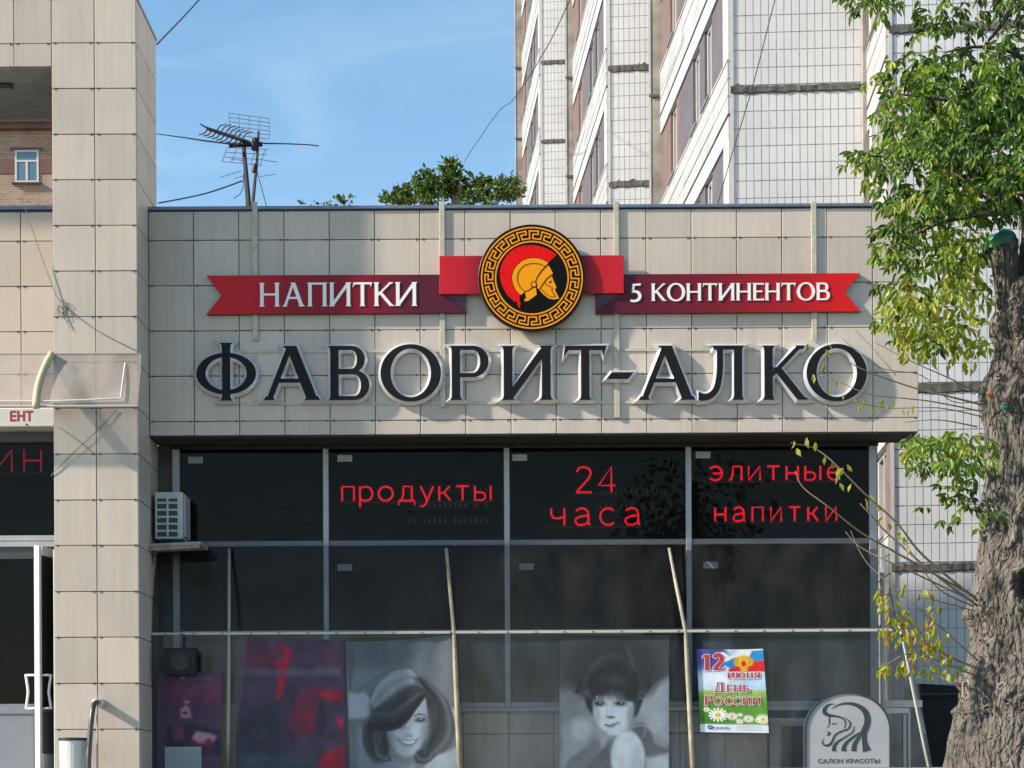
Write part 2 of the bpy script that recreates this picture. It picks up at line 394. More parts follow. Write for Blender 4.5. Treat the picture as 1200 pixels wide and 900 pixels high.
def text_letters(txt, m, parent, x0, x1, z0, z1, y, bold=.01, depth=.001):
    """sans lettering, one object per letter, filling the rectangle"""
    def ext(b_):
        me = text_mesh(b_, 1.0, m, None, 'letter', None, bold=bold, depth=depth, raw=True)
        co = np.zeros(len(me.vertices)*3); me.vertices.foreach_get('co', co); return me, co.reshape(-1, 3)
    full, cf = ext(txt); X0, X1 = cf[:, 0].min(), cf[:, 0].max(); Z0_, Z1_ = cf[:, 2].min(), cf[:, 2].max()
    for i, ch in enumerate(txt):
        if ch == ' ': continue
        _, cp_ = ext(txt[:i+1]); me, cc = ext(ch); off = cp_[:, 0].max()-cc[:, 0].max()
        nw = np.stack([x0+(cc[:, 0]+off-X0)/(X1-X0)*(x1-x0), y+cc[:, 1], z0+(cc[:, 2]-Z0_)/(Z1_-Z0_)*(z1-z0)], 1)
        me.vertices.foreach_set('co', nw.ravel()); me.update(); link('letter', me, parent)
# ------------------------------------------------------------ materials
TILE = tile_mat('stone_tile', (.552, .466, .388), .09, .14)
TILE_WARM = tile_mat('stone_tile_warm', (.59, .49, .385))
JOINT = mat('tile_backing', (.13, .115, .115), .9)
CLIPM = mat('steel_clip', (.09, .08, .08), .5, .3)
ALU = mat('painted_aluminium', (.36, .37, .38), .45, .3, noise=.12, nscale=5)
CAPM = mat('parapet_sheet', (.17, .20, .25), .4, .4, noise=.15)
WHITEF = mat('white_frame', (.66, .65, .62), .45, noise=.08, nscale=9)
SOF = mat('soffit_dark', (.035, .032, .030), .9, noise=.2)
CONC = mat('dark_render', (.10, .095, .09), .9, noise=.25, nscale=3)
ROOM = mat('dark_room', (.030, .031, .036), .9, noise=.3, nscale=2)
YEL = mat('cream_paint', (.49, .45, .345), .5, noise=.15, nscale=14)
BLACKP = mat('black_acrylic', (.010, .011, .016), .25, spec=.5)
CHROME = mat('brushed_silver', (.74, .75, .78), .28, .6, noise=.06, nscale=30)
GLASS = clear_mat('window_glass', .34, (.55, .58, .62), 1, .01, bump=.012)
POLY = clear_mat('clear_plastic', .22, (.86, .86, .86), 1, .02, milk=.022, milkcol=(.36, .34, .32), bump=.012, dirt=.03)
POLY3 = clear_mat('sky_haze_sheet', .55, (.84, .86, .88), 1, .03, milk=.10, milkcol=(.26, .33, .42), bump=.012, dirt=.10)  # blue-grey reflections on the upright sheets put into the milk colour
POLY2 = clear_mat('milky_plastic', .10, (.86, .83, .80), 1, .35, milk=.55, milkcol=(.56, .50, .45), bump=.1, dirt=.14)

# ------------------------------------------------------------ ground
g = MB().quad((-600,-600,0),(600,-600,0),(600,1400,0),(-600,1400,0))
g.build('ground', mat('asphalt', (.06, .058, .056), .9, noise=.3, nscale=.5, bump=.4, bscale=90), kind='structure')
pv = MB().box(-14, 16, -6.5, -1.9, .004, .14)
bevel(pv.build('pavement', mat('pavement_concrete', (.27, .255, .235), .9, noise=.2, nscale=1.2, bump=.4), kind='structure'), .02)
po = MB().box(-8, 11.4, -1.9, 4, .004, 1.95)
for i in range(11): po.box(-1.5, 3.0, -1.9-.28*(11-i), -1.9-.28*(10-i)+.002, .15, .15+.163*(i+1))
po.build('porch_platform', mat('porch_stone', (.25, .235, .215), .8, noise=.15), kind='structure')
lw = MB().box(-40, 60, -40, -8, .004, .02)
lw.build('lawn', mat('grass_soil', (.05, .075, .03), .95, noise=.4, nscale=1.5), kind='structure')

# ------------------------------------------------------------ tiles
def tile_mesh(w, h, name='tile', m=None, th=.014, c=.004):
    x, z = w/2, h/2
    vs = [(-x,0,-z),(x,0,-z),(x,0,z),(-x,0,z),(-x,-th+c,-z),(x,-th+c,-z),(x,-th+c,z),(-x,-th+c,z),(-x+c,-th,-z+c),(x-c,-th,-z+c),(x-c,-th,z-c),(-x+c,-th,z-c)]
    fs = [(8,9,10,11)]
    for i in range(4): j = (i+1)%4; fs += [(4+i,4+j,8+j,8+i), (i, j, 4+j, 4+i)]
    me = bpy.data.meshes.new(name); me.from_pydata(vs, [], fs); me.materials.append(m or TILE); me.update(); return me
TM = {}
def tile_at(cx, y, cz, w, h, parent, m=None, rz=0):
    key = (round(w, 3), round(h, 3), (m or TILE).name)
    if key not in TM: TM[key] = tile_mesh(w, h, 'tile', m)
    o = bpy.data.objects.new('tile', TM[key]); C.objects.link(o); o.parent = parent
    pl = parent.location
    o.location = (cx-pl.x+random.uniform(-.0008, .0008), y-pl.y-random.uniform(0, .003), cz-pl.z+random.uniform(-.0008, .0008))
    o.rotation_euler = (random.uniform(-.0025, .0025), random.uniform(-.001, .001), rz+random.uniform(-.003, .003))
    return o
GAP = .011
def tile_wall(parent, xs, zs, y, m=None, clips=True, skip=None):
    """xs, zs ascending joint positions"""
    for i in range(len(xs)-1):
        for j in range(len(zs)-1):
            if skip and skip(i, j): continue
            tile_at((xs[i]+xs[i+1])/2, y, (zs[j]+zs[j+1])/2, xs[i+1]-xs[i]-GAP, zs[j+1]-zs[j]-GAP, parent, m)
    if clips:
        c = MB()
        for j in range(len(zs)):
            for i in range(len(xs)):
                for d in (-.045, .045):
                    x = xs[i]+d
                    if xs[0] < x < xs[-1]: c.box(x-.009, x+.009, y-.021, y-.0145, zs[j]-.014, zs[j]+.012)
        c.build('tile_clip', CLIPM, parent, kind='stuff')

# ============================================================ the shop building
YW = .6                                     # plane of the shop windows
XR = 10.2
ztop = Z0+.395; zbot = Z0-2.59
shop = thing('shop_building', 'single storey shop with beige tiled fascia over a long row of dark windows', 'shop', (5, 2, 1.95))
b = MB(); b.box(.0, XR-.02, .0, YW+.12, zbot, ztop)                 # fascia core
b.build('fascia_backing', JOINT, shop)
b = MB(); b.box(.02, XR-.06, YW+.125, 2.85, ztop-.5, ztop-.15); b.build('roof', CONC, shop)
b = MB(); b.box(-.3, XR+.03, -.045, .75, ztop+.004, ztop+.05); bevel(b.build('parapet_cap', CAPM, shop), .008)
b = MB(); b.box(.01, XR-.02, -.003, YW+.1, zbot-.02, zbot-.003); b.build('soffit', SOF, shop)
fz = [zbot]+[Z0-.6*k for k in range(4, -1, -1)]+[ztop-.01]
fx = [.004]+[.6*i for i in range(1, 18)]
tile_wall(shop, fx, fz, 0)
# right-hand end of the fascia, and the building's flank behind it
b = MB(); b.box(XR-.018, XR+.002, .004, YW+.11, zbot+.003, ztop-.004); b.build('fascia_end', TILE, shop)
zsill = W(600, 829, YW).z
b = MB()
xa, xb = W(205, 600, YW).x, W(1030, 600, YW).x
b.box(-.25, xa, YW+.052, YW+.2, 1.95, zbot-.022)                       # strip left of the glazing
b.box(xa, W(900, 800, YW).x, YW+.05, YW+.2, 1.95, zsill-.06)         # under the sill
b.build('wall', CONC, shop)
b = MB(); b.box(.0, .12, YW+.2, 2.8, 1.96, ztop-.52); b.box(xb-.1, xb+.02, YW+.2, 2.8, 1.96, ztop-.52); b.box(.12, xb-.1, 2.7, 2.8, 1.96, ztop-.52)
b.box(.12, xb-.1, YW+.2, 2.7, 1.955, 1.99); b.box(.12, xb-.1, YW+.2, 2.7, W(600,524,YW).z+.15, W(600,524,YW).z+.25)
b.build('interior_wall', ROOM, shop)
# tiles of the plinth under the windows
px = [W(x, 860, YW).x for x in (495, 543, 596, 649, 700, 753, 797, 850, 900)]
pz = [1.96, W(600, 913, YW).z, W(600, 860, YW).z, zsill-.055]
tile_wall(shop, [W(x, 860, YW).x for x in (207, 231, 283, 336, 389, 442)]+px, [z for z in pz], YW+.05, clips=False)
# joints of the left return strip
# ---- glazing
def frame_bar(parent, x0, x1, z0, z1, y0, y1, m=ALU, name='frame'):
    return bevel(MB().box(x0, x1, y0, y1, z0, z1).build(name, m, parent), .006)
zt, zm, zr = W(600, 522, YW).z, W(600, 636, YW).z, W(600, 740, YW).z
frame_bar(shop, xa, xb, zt-.03, zbot-.024, YW, YW+.08, SOF, 'window_head')
vx = [W(209, 600, YW).x-.03]+[W(x, 600, YW).x for x in (382, 594, 807)]+[W(1023, 600, YW).x]
for i, x in enumerate(vx):
    hw = .038 if 0 < i < 4 else .05
    lo = zsill if i != 1 else zsill
    frame_bar(shop, x-hw, x+hw, lo, zt-.031, YW-.02, YW+.06, ALU, 'mullion')
for i in range(4):
    a, c = vx[i]+(.038 if i else .05)+.001, vx[i+1]-(.038 if i < 3 else .05)-.001
    frame_bar(shop, a, c, zm-.04, zm+.04, YW-.008, YW+.05, mat('grey_transom', (.15, .15, .155), .5, .2, noise=.1), 'transom')
    frame_bar(shop, a, c, zr-.03, zr+.03, YW-.008, YW+.05, ALU, 'transom')
    frame_bar(shop, a, c, zsill, zsill+.07, YW-.008, YW+.05, ALU, 'sill')
    for z0_, z1_ in ((zm+.041, zt-.032), (zr+.031, zm-.041), (zsill+.071, zr-.031)):
        p = MB().add([(a, YW+.03, z0_), (c, YW+.03, z0_), (c, YW+.03+random.uniform(-.004,.004), z1_), (a, YW+.03+random.uniform(-.004,.004), z1_)], [(0,1,2,3)])
        p.build('pane', GLASS, shop)
frame_bar(shop, xa-.02, xb+.02, zsill-.06, zsill-.002, YW-.06, YW+.049, ALU, 'sill')
# small price-tag-like stickers on the panes
STK = mat('grey_sticker', (.33, .33, .34), .6, noise=.1)
for px_, py_ in ((229, 539), (404, 537), (609, 536), (824, 533), (404, 665), (617, 664), (833, 662)):
    q = W(px_, py_, YW); MB().box(q.x-.1, q.x+.1, YW+.012, YW+.016, q.z-.045, q.z+.045).build('sticker', STK, shop)
# dim shelves seen through the upper panes
SHF = mat('shelf_board', (.05, .045, .04), .7); BT = mat('bottle_glass', (.07, .055, .03), .2)
for x0_, x1_, ry in ((305, 372, 555), (475, 575, 560), (700, 780, 545)):
    sh = thing('shelf', {305: 'dim shelves with bottles behind the window next to the cooling unit', 475: 'dim shelves with bottles behind the red word over two panes', 700: 'dim shelves with bottles behind the red number'}[x0_], 'shelf', W(x0_, 640, 2.5))
    for k in range(4):
        z = W(300, ry+18*k, 2.4).z; a, c = W(x0_, ry, 2.4).x, W(x1_, ry, 2.4).x
        MB().box(a, c, 2.38, 2.65, z-.03, z).build('shelf_board', SHF, sh)
        mb = MB(); x = a+.05
        while x < c-.05:
            if random.random() < .8: hh = random.uniform(.09, .13); mb.tube([(x, 2.45, z), (x, 2.45, z+hh*.6), (x, 2.45, z+hh*.75), (x, 2.45, z+hh)], [.028, .028, .01, .01], 6)
            x += .075
        mb.build('bottle', BT, sh, kind='stuff')

# flat bars running down the fascia behind the sign
for px_ in (299, 518, 722, 953):
    q = W(px_, 247, 0); z1_ = W(px_, 236, -.05).z; z2_ = W(px_, 490, 0).z if px_ == 722 else W(px_, 400 if px_ != 518 else 478, 0).z
    lb = {299: 'cream painted flat bar on the fascia behind the left ribbon', 518: 'cream painted bar on the fascia left of the round helmet emblem', 722: 'cream painted bar on the fascia right of the round helmet emblem', 953: 'cream painted bar on the fascia behind the right tail ribbon'}[px_]
    o = MB().box(q.x-.035, q.x+.035, -.05, -.03, z2_, z1_).build('sign_bracket', YEL, label=lb, cat='bracket', group='bars carrying the shop sign')
    bevel(o, .004)

# ============================================================ corner pillar and left wing
YP = -.8
ptop = W(162, -2, YP).z
wing = thing('entrance_wing', 'taller beige tiled wing with a corner pillar and a glazed shop entrance', 'building', (-2, 1, 1.95))
xl = W(60.6, 50, YP).x
pzs = [ptop]+[W(110, y, YP).z for y in (50.8,104.2,157.8,211,264.6,318,371.5,425,478.4,532.3,586.2,639.4,693.5,747,801,854.8,908.6)]+[1.96]
pzs = sorted(pzs)
MB().box(xl+.0, -.014, YP, YW+.05, 1.95, ptop-.01).build('pillar_core', JOINT, wing)
xm = W(110.8, 50, YP).x
tile_wall(wing, [xl, xm, -.002], pzs, YP)
# right flank of the pillar: one tile deep to the fascia, more above it
side = MB()
for j in range(len(pzs)-1):
    z0_, z1_ = pzs[j], pzs[j+1]
    for (y0_, y1_, ok) in ((YP-.012, -.006, True), (.0, .648, True)):
        o = bpy.data.objects.new('tile', tile_mesh(y1_-y0_-GAP, z1_-z0_-GAP)); C.objects.link(o); o.parent = wing
        o.location = (-.014-wing.location.x, (y0_+y1_)/2-wing.location.y, (z0_+z1_)/2-wing.location.z); o.rotation_euler = (0, 0, math.pi/2)
MB().box(xl-8, 0.01, YP-.02, YW+.08, ptop-.008, ptop+.03).build('parapet_cap', CAPM, wing)
# upper part of the wing, flush with the pillar, carried over an opening
zo = W(30, 79, YP).z; zoz = W(30, 51.8, YP).z
xs = [xl-8+ i for i in range(0)]
xw = [W(16.7, 50, YP).x-.6*k for k in range(12, 0, -1)]+[W(16.7, 50, YP).x, xl]
MB().box(xw[0], xl-.002, YP+.001, YP+2.0, zo, ptop-.012).build('lintel_block', mat('soffit_render', (.40, .38, .36), .9, noise=.15), wing)
tile_wall(wing, xw, [zo, zoz, ptop], YP)
# lower wall of the wing, set back to the fascia plane
zc = W(30, 246, 0).z
xw2 = [W(24.6, 300, 0).x-.6*k for k in range(12, 0, -1)]+[W(24.6, 300, 0).x, xl-.003]
zd = W(30, 508, 0).z
MB().box(xw2[0], xl-.001, .0, .3, W(30, 420, 0).z-1.1, zc-.01).build('wall_core', JOINT, wing)
zs2 = [zd+.02, W(30, 492, 0).z, W(30, 439, 0).z, Z0-.6*2+.0, Z0-.6, Z0, zc-.03]
tile_wall(wing, xw2, zs2, 0, TILE_WARM)
MB().box(xw2[0], xl-.004, -.05, .32, zc-.005, zc+.045).build('parapet_cap', CAPM, wing)
MB().box(xw2[0], xl-.004, 1.3, 3.2, zc-.3, zc-.1).build('roof', CONC, wing)
# entrance glazing
YD = .12
zf1, zf2 = W(30, 628, YD).z, W(30, 641, YD).z
MB().box(xw2[0], xl-.004, YD-.05, YD+.05, zf2, zf1).build('door_frame', WHITEF, wing)
MB().box(xw2[0], xl-.004, YD-.052, YD-.05, (zf1+zf2)/2-.004, (zf1+zf2)/2+.004).build('frame_groove', CONC, wing)
MB().quad((xw2[0], YD, zf1), (xl-.01, YD, zf1), (xl-.01, YD, zd), (xw2[0], YD, zd)).build('pane', GLASS, wing)
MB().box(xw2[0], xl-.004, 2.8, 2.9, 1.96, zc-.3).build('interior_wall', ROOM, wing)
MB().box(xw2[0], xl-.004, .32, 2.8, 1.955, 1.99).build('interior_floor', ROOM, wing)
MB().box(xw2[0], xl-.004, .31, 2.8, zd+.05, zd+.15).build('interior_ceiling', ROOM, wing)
xk = W(-70, 700, YD).x
PANELG = mat('grey_door_panel', (.25, .27, .30), .45, .1, noise=.05)
MB().box(xw2[0], xk, YD-.03, YD+.03, 1.96, zf2-.002).build('shop_front_panel', PANELG, wing)
zk = W(20, 825, YD).z
dl = MB().box(xk+.01, W(39, 700, YD).x, YD-.025, YD+.025, 1.97, zk).build('door_panel', PANELG, wing)
MB().box(xk+.01, W(39, 700, YD).x, YD-.035, YD-.026, zk-.14, zk-.13).build('panel_groove', CONC, wing)
MB().box(xk+.01, W(39, 700, YD).x, YD-.02, YD+.02, zf2-.16, zf2-.002).build('door_head', mat('door_head_grey', (.10, .10, .10), .6), wing)
MB().quad((xk+.01, YD, zk), (W(39, 700, YD).x, YD, zk), (W(39, 700, YD).x, YD, zf2-.16), (xk+.01, YD, zf2-.16)).build('pane', GLASS, wing)
# the leaf that stands open towards the street, seen almost edge-on
zh = W(42, 640, -.6).z
hx = xl-.04                                        # hinge line
ex = W(43, 700, -.66).x
def open_leaf():
    d = thing('open_door_leaf', 'white framed glazed door leaf standing open beside the tiled pillar', 'door', (hx, YD, 1.97))
    A = Vector((hx, YD-.04, 0)); B = Vector((ex, -.66, 0)); t_ = (B-A).normalized(); nn = Vector((-t_.y, t_.x, 0))*.035
    L = (B-A).length
    def piece(u0, u1, z0_, z1_, name, m, k=1):
        a, c = A+t_*u0, A+t_*u1
        return bevel(MB().hexa([a-nn*k+Vector((0,0,z0_)), c-nn*k+Vector((0,0,z0_)), c+nn*k+Vector((0,0,z0_)), a+nn*k+Vector((0,0,z0_)),
                          a-nn*k+Vector((0,0,z1_)), c-nn*k+Vector((0,0,z1_)), c+nn*k+Vector((0,0,z1_)), a+nn*k+Vector((0,0,z1_))]).build(name, m, d), .006)
    fr_ = mat('white_door', (.74, .73, .75), .4, noise=.04)
    piece(L-.06, L, 1.99, zh, 'stile', fr_, 1.15); piece(0, .08, 1.99, zh, 'stile', fr_, 1.0)
    piece(.081, L-.091, zh-.12, zh, 'top_rail', fr_, .9); piece(.081, L-.091, 1.99, 2.2, 'bottom_rail', fr_, .9)
    zmid = W(50, 830, -.3).z
    piece(.081, L-.091, zmid-.06, zmid, 'mid_rail', mat('wood_beading', (.30, .24, .14), .6), .8)
    piece(.081, L-.091, zmid+.001, zh-.121, 'pane', mat('dark_door_glass', (.05, .048, .045), .12), .25)
    piece(.081, L-.091, 2.201, zmid-.061, 'panel', mat('dark_grey_leaf_panel', (.16, .16, .17), .5), .4)  # lower panel in one even dark grey
    za, zb_ = W(30, 791, -.6).z, W(30, 830, -.6).z
    P = A+t_*(L-.12)
    for sgn, xx in ((-1, W(29, 800, -.6).x), (1, W(60, 800, -.55).x)):
        h_ = MB(); h_.tube([(P.x, P.y, za), (xx, P.y, za)], .016, 8); h_.tube([(P.x, P.y, zb_), (xx, P.y, zb_)], .016, 8)
        bow = .03*sgn*-1
        h_.tube(smooth_path([(xx, P.y, za+.01), (xx+bow*.7, P.y, za*.7+zb_*.3), (xx+bow, P.y, (za+zb_)/2), (xx+bow*.7, P.y, za*.3+zb_*.7), (xx, P.y, zb_-.01)], 4), .018, 8)
        h_.build('handle', mat('white_handle', (.8, .8, .8), .3), d, smooth=True)
    q = W(58, 650, -.25); MB().box(q.x-.06, q.x+.05, -.3, -.2, zh-.1, zh-.02).build('door_closer', mat('closer_grey', (.4, .38, .38), .4), d)
    MB().box(W(53, 735, -.4).x-.012, W(53, 735, -.4).x+.012, -.46, -.44, W(53, 744, -.4).z, W(53, 728, -.4).z).build('yellow_tag', mat('yellow_mark', (.5, .45, .05), .6), d)
    q = W(63.8, 700, -.62); m_ = MB().tube([(q.x, -.62, 1.97), (q.x, -.62, zh-.05)], .014, 8)
    m_.build('edge_rod', mat('white_rod', (.55, .6, .5), .4), d)
open_leaf()
# white sign box with the end of a word
sb = thing('entrance_sign_box', 'white sign box with red letters above the left shop entrance', 'sign', W(0, 500, -.3))
z1_, z2_ = W(30, 478, -.3).z, W(30, 500, -.3).z; x2_ = W(65, 490, -.3).x
bevel(MB().box(x2_-5, x2_, -.3, -.02, z2_, z1_).build('panel', mat('white_sheet', (.72, .71, .69), .4, noise=.04), sb), .01)
q0, q1 = W(11.5, 494, -.31), W(38.5, 481.5, -.31)
REDP = mat('red_vinyl', (.42, .03, .035), .4)
text_letters('ЕНТ', REDP, sb, q0.x, q1.x, q0.z+.005, q1.z+.005, -.3015, bold=.03)
for x_, y_ in ((30.5, 497), (63, 497.5)): q = W(x_, y_, -.31); MB().ball((q.x, -.303, q.z), .012, 8).build('screw', CLIPM, sb)

# canopy over the entrance: curved clear sheet, one cream rib, steel edge rod
cn = thing('entrance_canopy', 'curved clear plastic canopy with a cream rib over the left entrance', 'canopy', W(60, 440, -.4))
def arc_sheet(xa_, xb_, y0_, za_, y1_, zb_, n=10, bulge=.12):
    P = []
    for i in range(n+1):
        t_ = i/n; y = y0_+(y1_-y0_)*t_**1.25; z = za_+(zb_-za_)*t_
        P.append((y, z))
    return P
c_top = W(60, 415, YP-.02).z; c_bot = W(60, 474, YP-.30).z
prof = arc_sheet(0, 0, YP-.025, c_top, YP-.30, c_bot)
xr_ = W(163, 440, YP-.2).x; xlft = xl-5
def strip(x0_, x1_, pr, name, m, parent):
    vs = []; fs = []
    for i, (y, z) in enumerate(pr): vs += [(x0_, y, z), (x1_, y, z)]
    for i in range(len(pr)-1): fs.append((2*i, 2*i+1, 2*i+3, 2*i+2))
    return MB().add(vs, fs).build(name, m, parent, smooth=True)
strip(xlft, xr_, prof, 'canopy_sheet', POLY2, cn)
rb = MB().tube([(W(62-19*(1-(1-i/10)**1.9), 415+57*i/10, y).x, y-.03, z+.01) for i, (y, z) in enumerate(prof)]+[(W(43, 478, YP-.31).x, YP-.31, c_bot-.05)], .05, 8)
rb.build('rib', mat('cream_rib', (.55, .46, .28), .45), cn, smooth=True)
e = MB(); e.tube([(xlft, YP-.31, W(60, 471, YP-.31).z), (W(66, 471, YP-.31).x, YP-.31, W(66, 470, YP-.31).z), (W(141, 467, YP-.31).x, YP-.31, W(141, 467, YP-.31).z), (W(147, 425, YP-.06).x, YP-.06, W(147, 425, YP-.06).z)], .012, 6)
e.build('edge_rod', WHITEF, cn)
MB().box(xlft, xr_, YP-.03, YP-.016, c_top-.006, c_top+.008).build('wall_strip', mat('canopy_strip', (.30, .27, .24), .6), cn)
MB().tube([(xlft, YP-.315, c_bot-.02), (xr_, YP-.315, c_bot-.03)], .016, 6).build('gutter_bar', mat('canopy_bar', (.45, .42, .38), .5), cn)

# handrail and bin at the entrance
hr = thing('handrail', 'bent steel tube handrail ending in a round white cap against the pillar', 'handrail', W(110, 900, YP-.5))
pts = smooth_path([tuple(W(118, 824, YP-.05)), tuple(W(114, 823, YP-.3)), tuple(W(110, 826, YP-.42)), tuple(W(107.5, 840, YP-.5)), tuple(W(105, 870, YP-.55)), tuple(W(103.5, 900, YP-.6)), tuple(W(103, 960, YP-.6))], 6)
MB().tube(pts, .034, 10).build('rail', mat('rail_steel', (.09, .085, .085), .35, .6), hr, smooth=True)
q = W(118, 824, YP-.08); MB().tube([(q.x-.02, YP-.32, q.z), (q.x-.0, YP-.1, q.z-.0), (q.x, YP-.016, q.z)], [.045, .05, .06], 16).build('wall_cap', mat('cap_white', (.55, .56, .55), .4, .3), hr, smooth=True)
q = W(115, 850, YP-.4); MB().tube([(q.x, YP-.45, W(115, 838, YP-.45).z), (q.x, YP-.45, 1.97)], .014, 8).build('post', mat('post_light', (.4, .38, .36), .4, .4), hr)
bn = thing('litter_bin', 'round cream litter bin with a thin black rim at the foot of the pillar', 'bin', (W(86, 900, YP-.45).x, YP-.45, 1.96))
bx_ = bn.location.x; zb1 = W(86, 868, YP-.45).z
MB().tube([(bx_, YP-.45, 1.97), (bx_, YP-.45, zb1-.03), (bx_, YP-.45, zb1)], [.165, .175, .175], 24).build('body', mat('bin_cream', (.62, .60, .55), .5, noise=.08), bn, smooth=False)
MB().tube([(bx_, YP-.45, zb1+.001), (bx_, YP-.45, zb1+.035)], [.187, .187], 24).build('rim', mat('bin_black', (.02, .02, .02), .4), bn)

# the flood light shape inside the opening's soffit
q = W(6, 100, YP+.6)
fl = thing('soffit_lamp', 'small dark lamp fixed under the concrete soffit of the wing', 'lamp', (q.x, YP+.6, zo-.04))
MB().box(q.x-.28, q.x+.06, YP+.55, YP+.68, zo-.035, zo-.001).build('housing', CLIPM, fl)
MB().box(q.x+.061, q.x+.1, YP+.57, YP+.66, zo-.05, zo-.015).build('end_cap', CONC, fl)
# ============================================================ big lettering
def PX(poly, Y):      # photograph pixels -> (x, z) on plane Y
    return [(lambda p: (p.x, p.z))(W(a, b, Y)) for a, b in poly]
BLK = mat('black_letter_face', (.012, .011, .012), .45, spec=.15)
sign = thing('letter_sign', 'large black channel letters with silver chamfered edges spelling the shop name', 'sign', (5.1, -.02, Z0-2.1))
YF = -.125
big = [('Ф', 230.1, 299.9, -.0), ('А', 308.5, 375.3, 0), ('В', 384.3, 432.6, 0), ('О', 446, 516.7, 0), ('Р', 526.6, 572.5, 0), ('И', 587, 648.5, 0),
       ('Т', 660.5, 711, 0), ('-', 710.6, 742.5, 0), ('А', 748, 815.5, 0), ('Л', 818.5, 872.5, 0), ('К', 893, 948.5, 0), ('О', 945.2, 1015.8, 0)]
rr = MB()
for ch, a, c_, _ in big:
    yb, yt = 469.1-(a-230)*.0006, 405.2-(a-230)*.0008
    A, B = W(a, yb, YF), W(c_, yt, YF)
    W_, g = glyph(ch, .155 if ch != 'О' else .155, .078, .045)
    if ch == 'И': W_, g = glyph(ch, .155, .078, .05)
    xs_ = [p[0] for sg, pl in g if sg == '+' for p in pl]; mn, mxx = min(xs_), max(xs_)
    sc = (B.x-A.x)/(mxx-mn)
    ops = [(sg, [(A.x+(x-mn)*sc, A.z+y*(B.z-A.z)) for x, y in pl]) for sg, pl in g]
    sv, sf = flat(ops)
    lt = slab(ops, YF, -.03, chamfer=.037, cy=-.07, ms=1)
    k = len(sf)
    body = MB(); body.v = lt.v; body.f = lt.f[k:]; body.m = [0]*len(body.f)
    lo = body.build('letter', CHROME, sign)
    MB().add([(x, YF-.0015, z) for x, z in sv], sf).build('letter_face', BLK, lo)
    # thin lip so the face is a slab of its own
for zpx in (410.5, 472):
    z = W(600, zpx, -.03).z
    rr.box(W(262 if zpx < 450 else 285, 410, -.03).x, W(935 if zpx < 450 else 900, 410, -.03).x, -.029, -.012, z-.018, z+.018)
for xp in (299, 720):
    x = W(xp, 440, -.03).x; rr.box(x-.02, x+.02, -.0265, -.0145, W(600, 471, -.03).z+.019, W(600, 411.5, -.03).z-.019)
rr.build('mounting_rail', YEL, sign)

# ============================================================ ribbons and emblem
def grad_mat(name, stops, x0_, x1_, rough=.35):
    m = bpy.data.materials.new(name); m.use_nodes = True; n = m.node_tree; b = n.nodes['Principled BSDF']
    b.inputs['Roughness'].default_value = rough; b.inputs['Specular IOR Level'].default_value = .2
    g = n.nodes.new('ShaderNodeNewGeometry'); sp = n.nodes.new('ShaderNodeSeparateXYZ'); r = n.nodes.new('ShaderNodeMapRange')
    r.inputs[1].default_value = x0_; r.inputs[2].default_value = x1_
    cr = n.nodes.new('ShaderNodeValToRGB'); e = cr.color_ramp.elements
    e[0].position = stops[0][0]; e[0].color = (*stops[0][1], 1); e[1].position = stops[-1][0]; e[1].color = (*stops[-1][1], 1)
    for p, c in stops[1:-1]: q = e.new(p); q.color = (*c, 1)
    n.links.new(g.outputs['Position'], sp.inputs[0]); n.links.new(sp.outputs[0], r.inputs[0]); n.links.new(r.outputs[0], cr.inputs[0]); n.links.new(cr.outputs[0], b.inputs['Base Color'])
    return m
RED = (.52, .016, .022); MAR = (.10, .012, .028)
WHT = mat('white_letter', (.86, .84, .80), .4)
YR = -.088
def ribbon(name, label, poly, stops, x0p, x1p, words, foldpoly):
    t_ = thing(name, label, 'sign', (W((x0p+x1p)/2, 345, YR).x, -.05, W(500, 345, YR).z), 'ribbon shaped sign panels')
    P = PX(poly, YR)
    m = grad_mat(name+'_print', stops, W(x0p, 345, YR).x, W(x1p, 345, YR).x)
    mb = slab([('+', P)], YR, -.02, ms=1)
    mb.build('panel', [m, mat('ribbon_edge', (.05, .008, .012), .5)], t_)
    F = PX(foldpoly, YR); slab([('+', F)], YR-.0012, YR-.0002).build('fold', mat('fold_print', (.045, .016, .034), .4), t_)
    for text, a, b_, yt, yb, w, tt, s in words:
        A, B = W(a, yb, YR-.012), W(b_, yt, YR-.012)
        for ops in word_ops(text, A.x, B.x, A.z, B.z, w, tt, s, gap=.05):
            slab(ops, YR-.012, YR-.0004).build('letter', WHT, t_)
    return t_
ribbon('left_ribbon_sign', 'swallow-tailed red ribbon panel left of the emblem with the white word for drinks',
       [(242, 322.8), (546, 321.6), (546, 366.4), (242, 368.4), (259.5, 346)],
       [(0, (.62, .012, .020)), (.17, (.56, .012, .020)), (.3, (.34, .010, .018)), (.62, (.22, .010, .020)), (.80, MAR), (1, (.085, .012, .028))], 242, 546,
       [('НАПИТКИ', 303.5, 489, 330.5, 359.3, .145, .085, .05)], [(519, 344.6), (546, 344.4), (546, 361)])
ribbon('right_ribbon_sign', 'swallow-tailed red ribbon panel right of the emblem with white numeral five and word',
       [(698, 321.6), (1008.5, 320), (989.5, 342), (1008.5, 364.8), (698, 367.4)],
       [(0, (.085, .012, .028)), (.12, MAR), (.45, (.19, .010, .020)), (.7, (.36, .010, .016)), (.93, (.62, .010, .010)), (1, (.68, .010, .010))], 698, 1009,
       [('5', 738.2, 752, 332.6, 353.2, .15, .10, .03), ('КОНТИНЕНТОВ', 763, 972.5, 331.2, 352.6, .155, .09, .045)], [(699, 344.4), (726, 344.2), (700, 362)])
YB = -.135
bxo = thing('emblem_backing_box', 'plain bright red box panel behind the round helmet emblem', 'sign', (W(623, 322, YB).x, -.06, W(623, 322, YB).z))
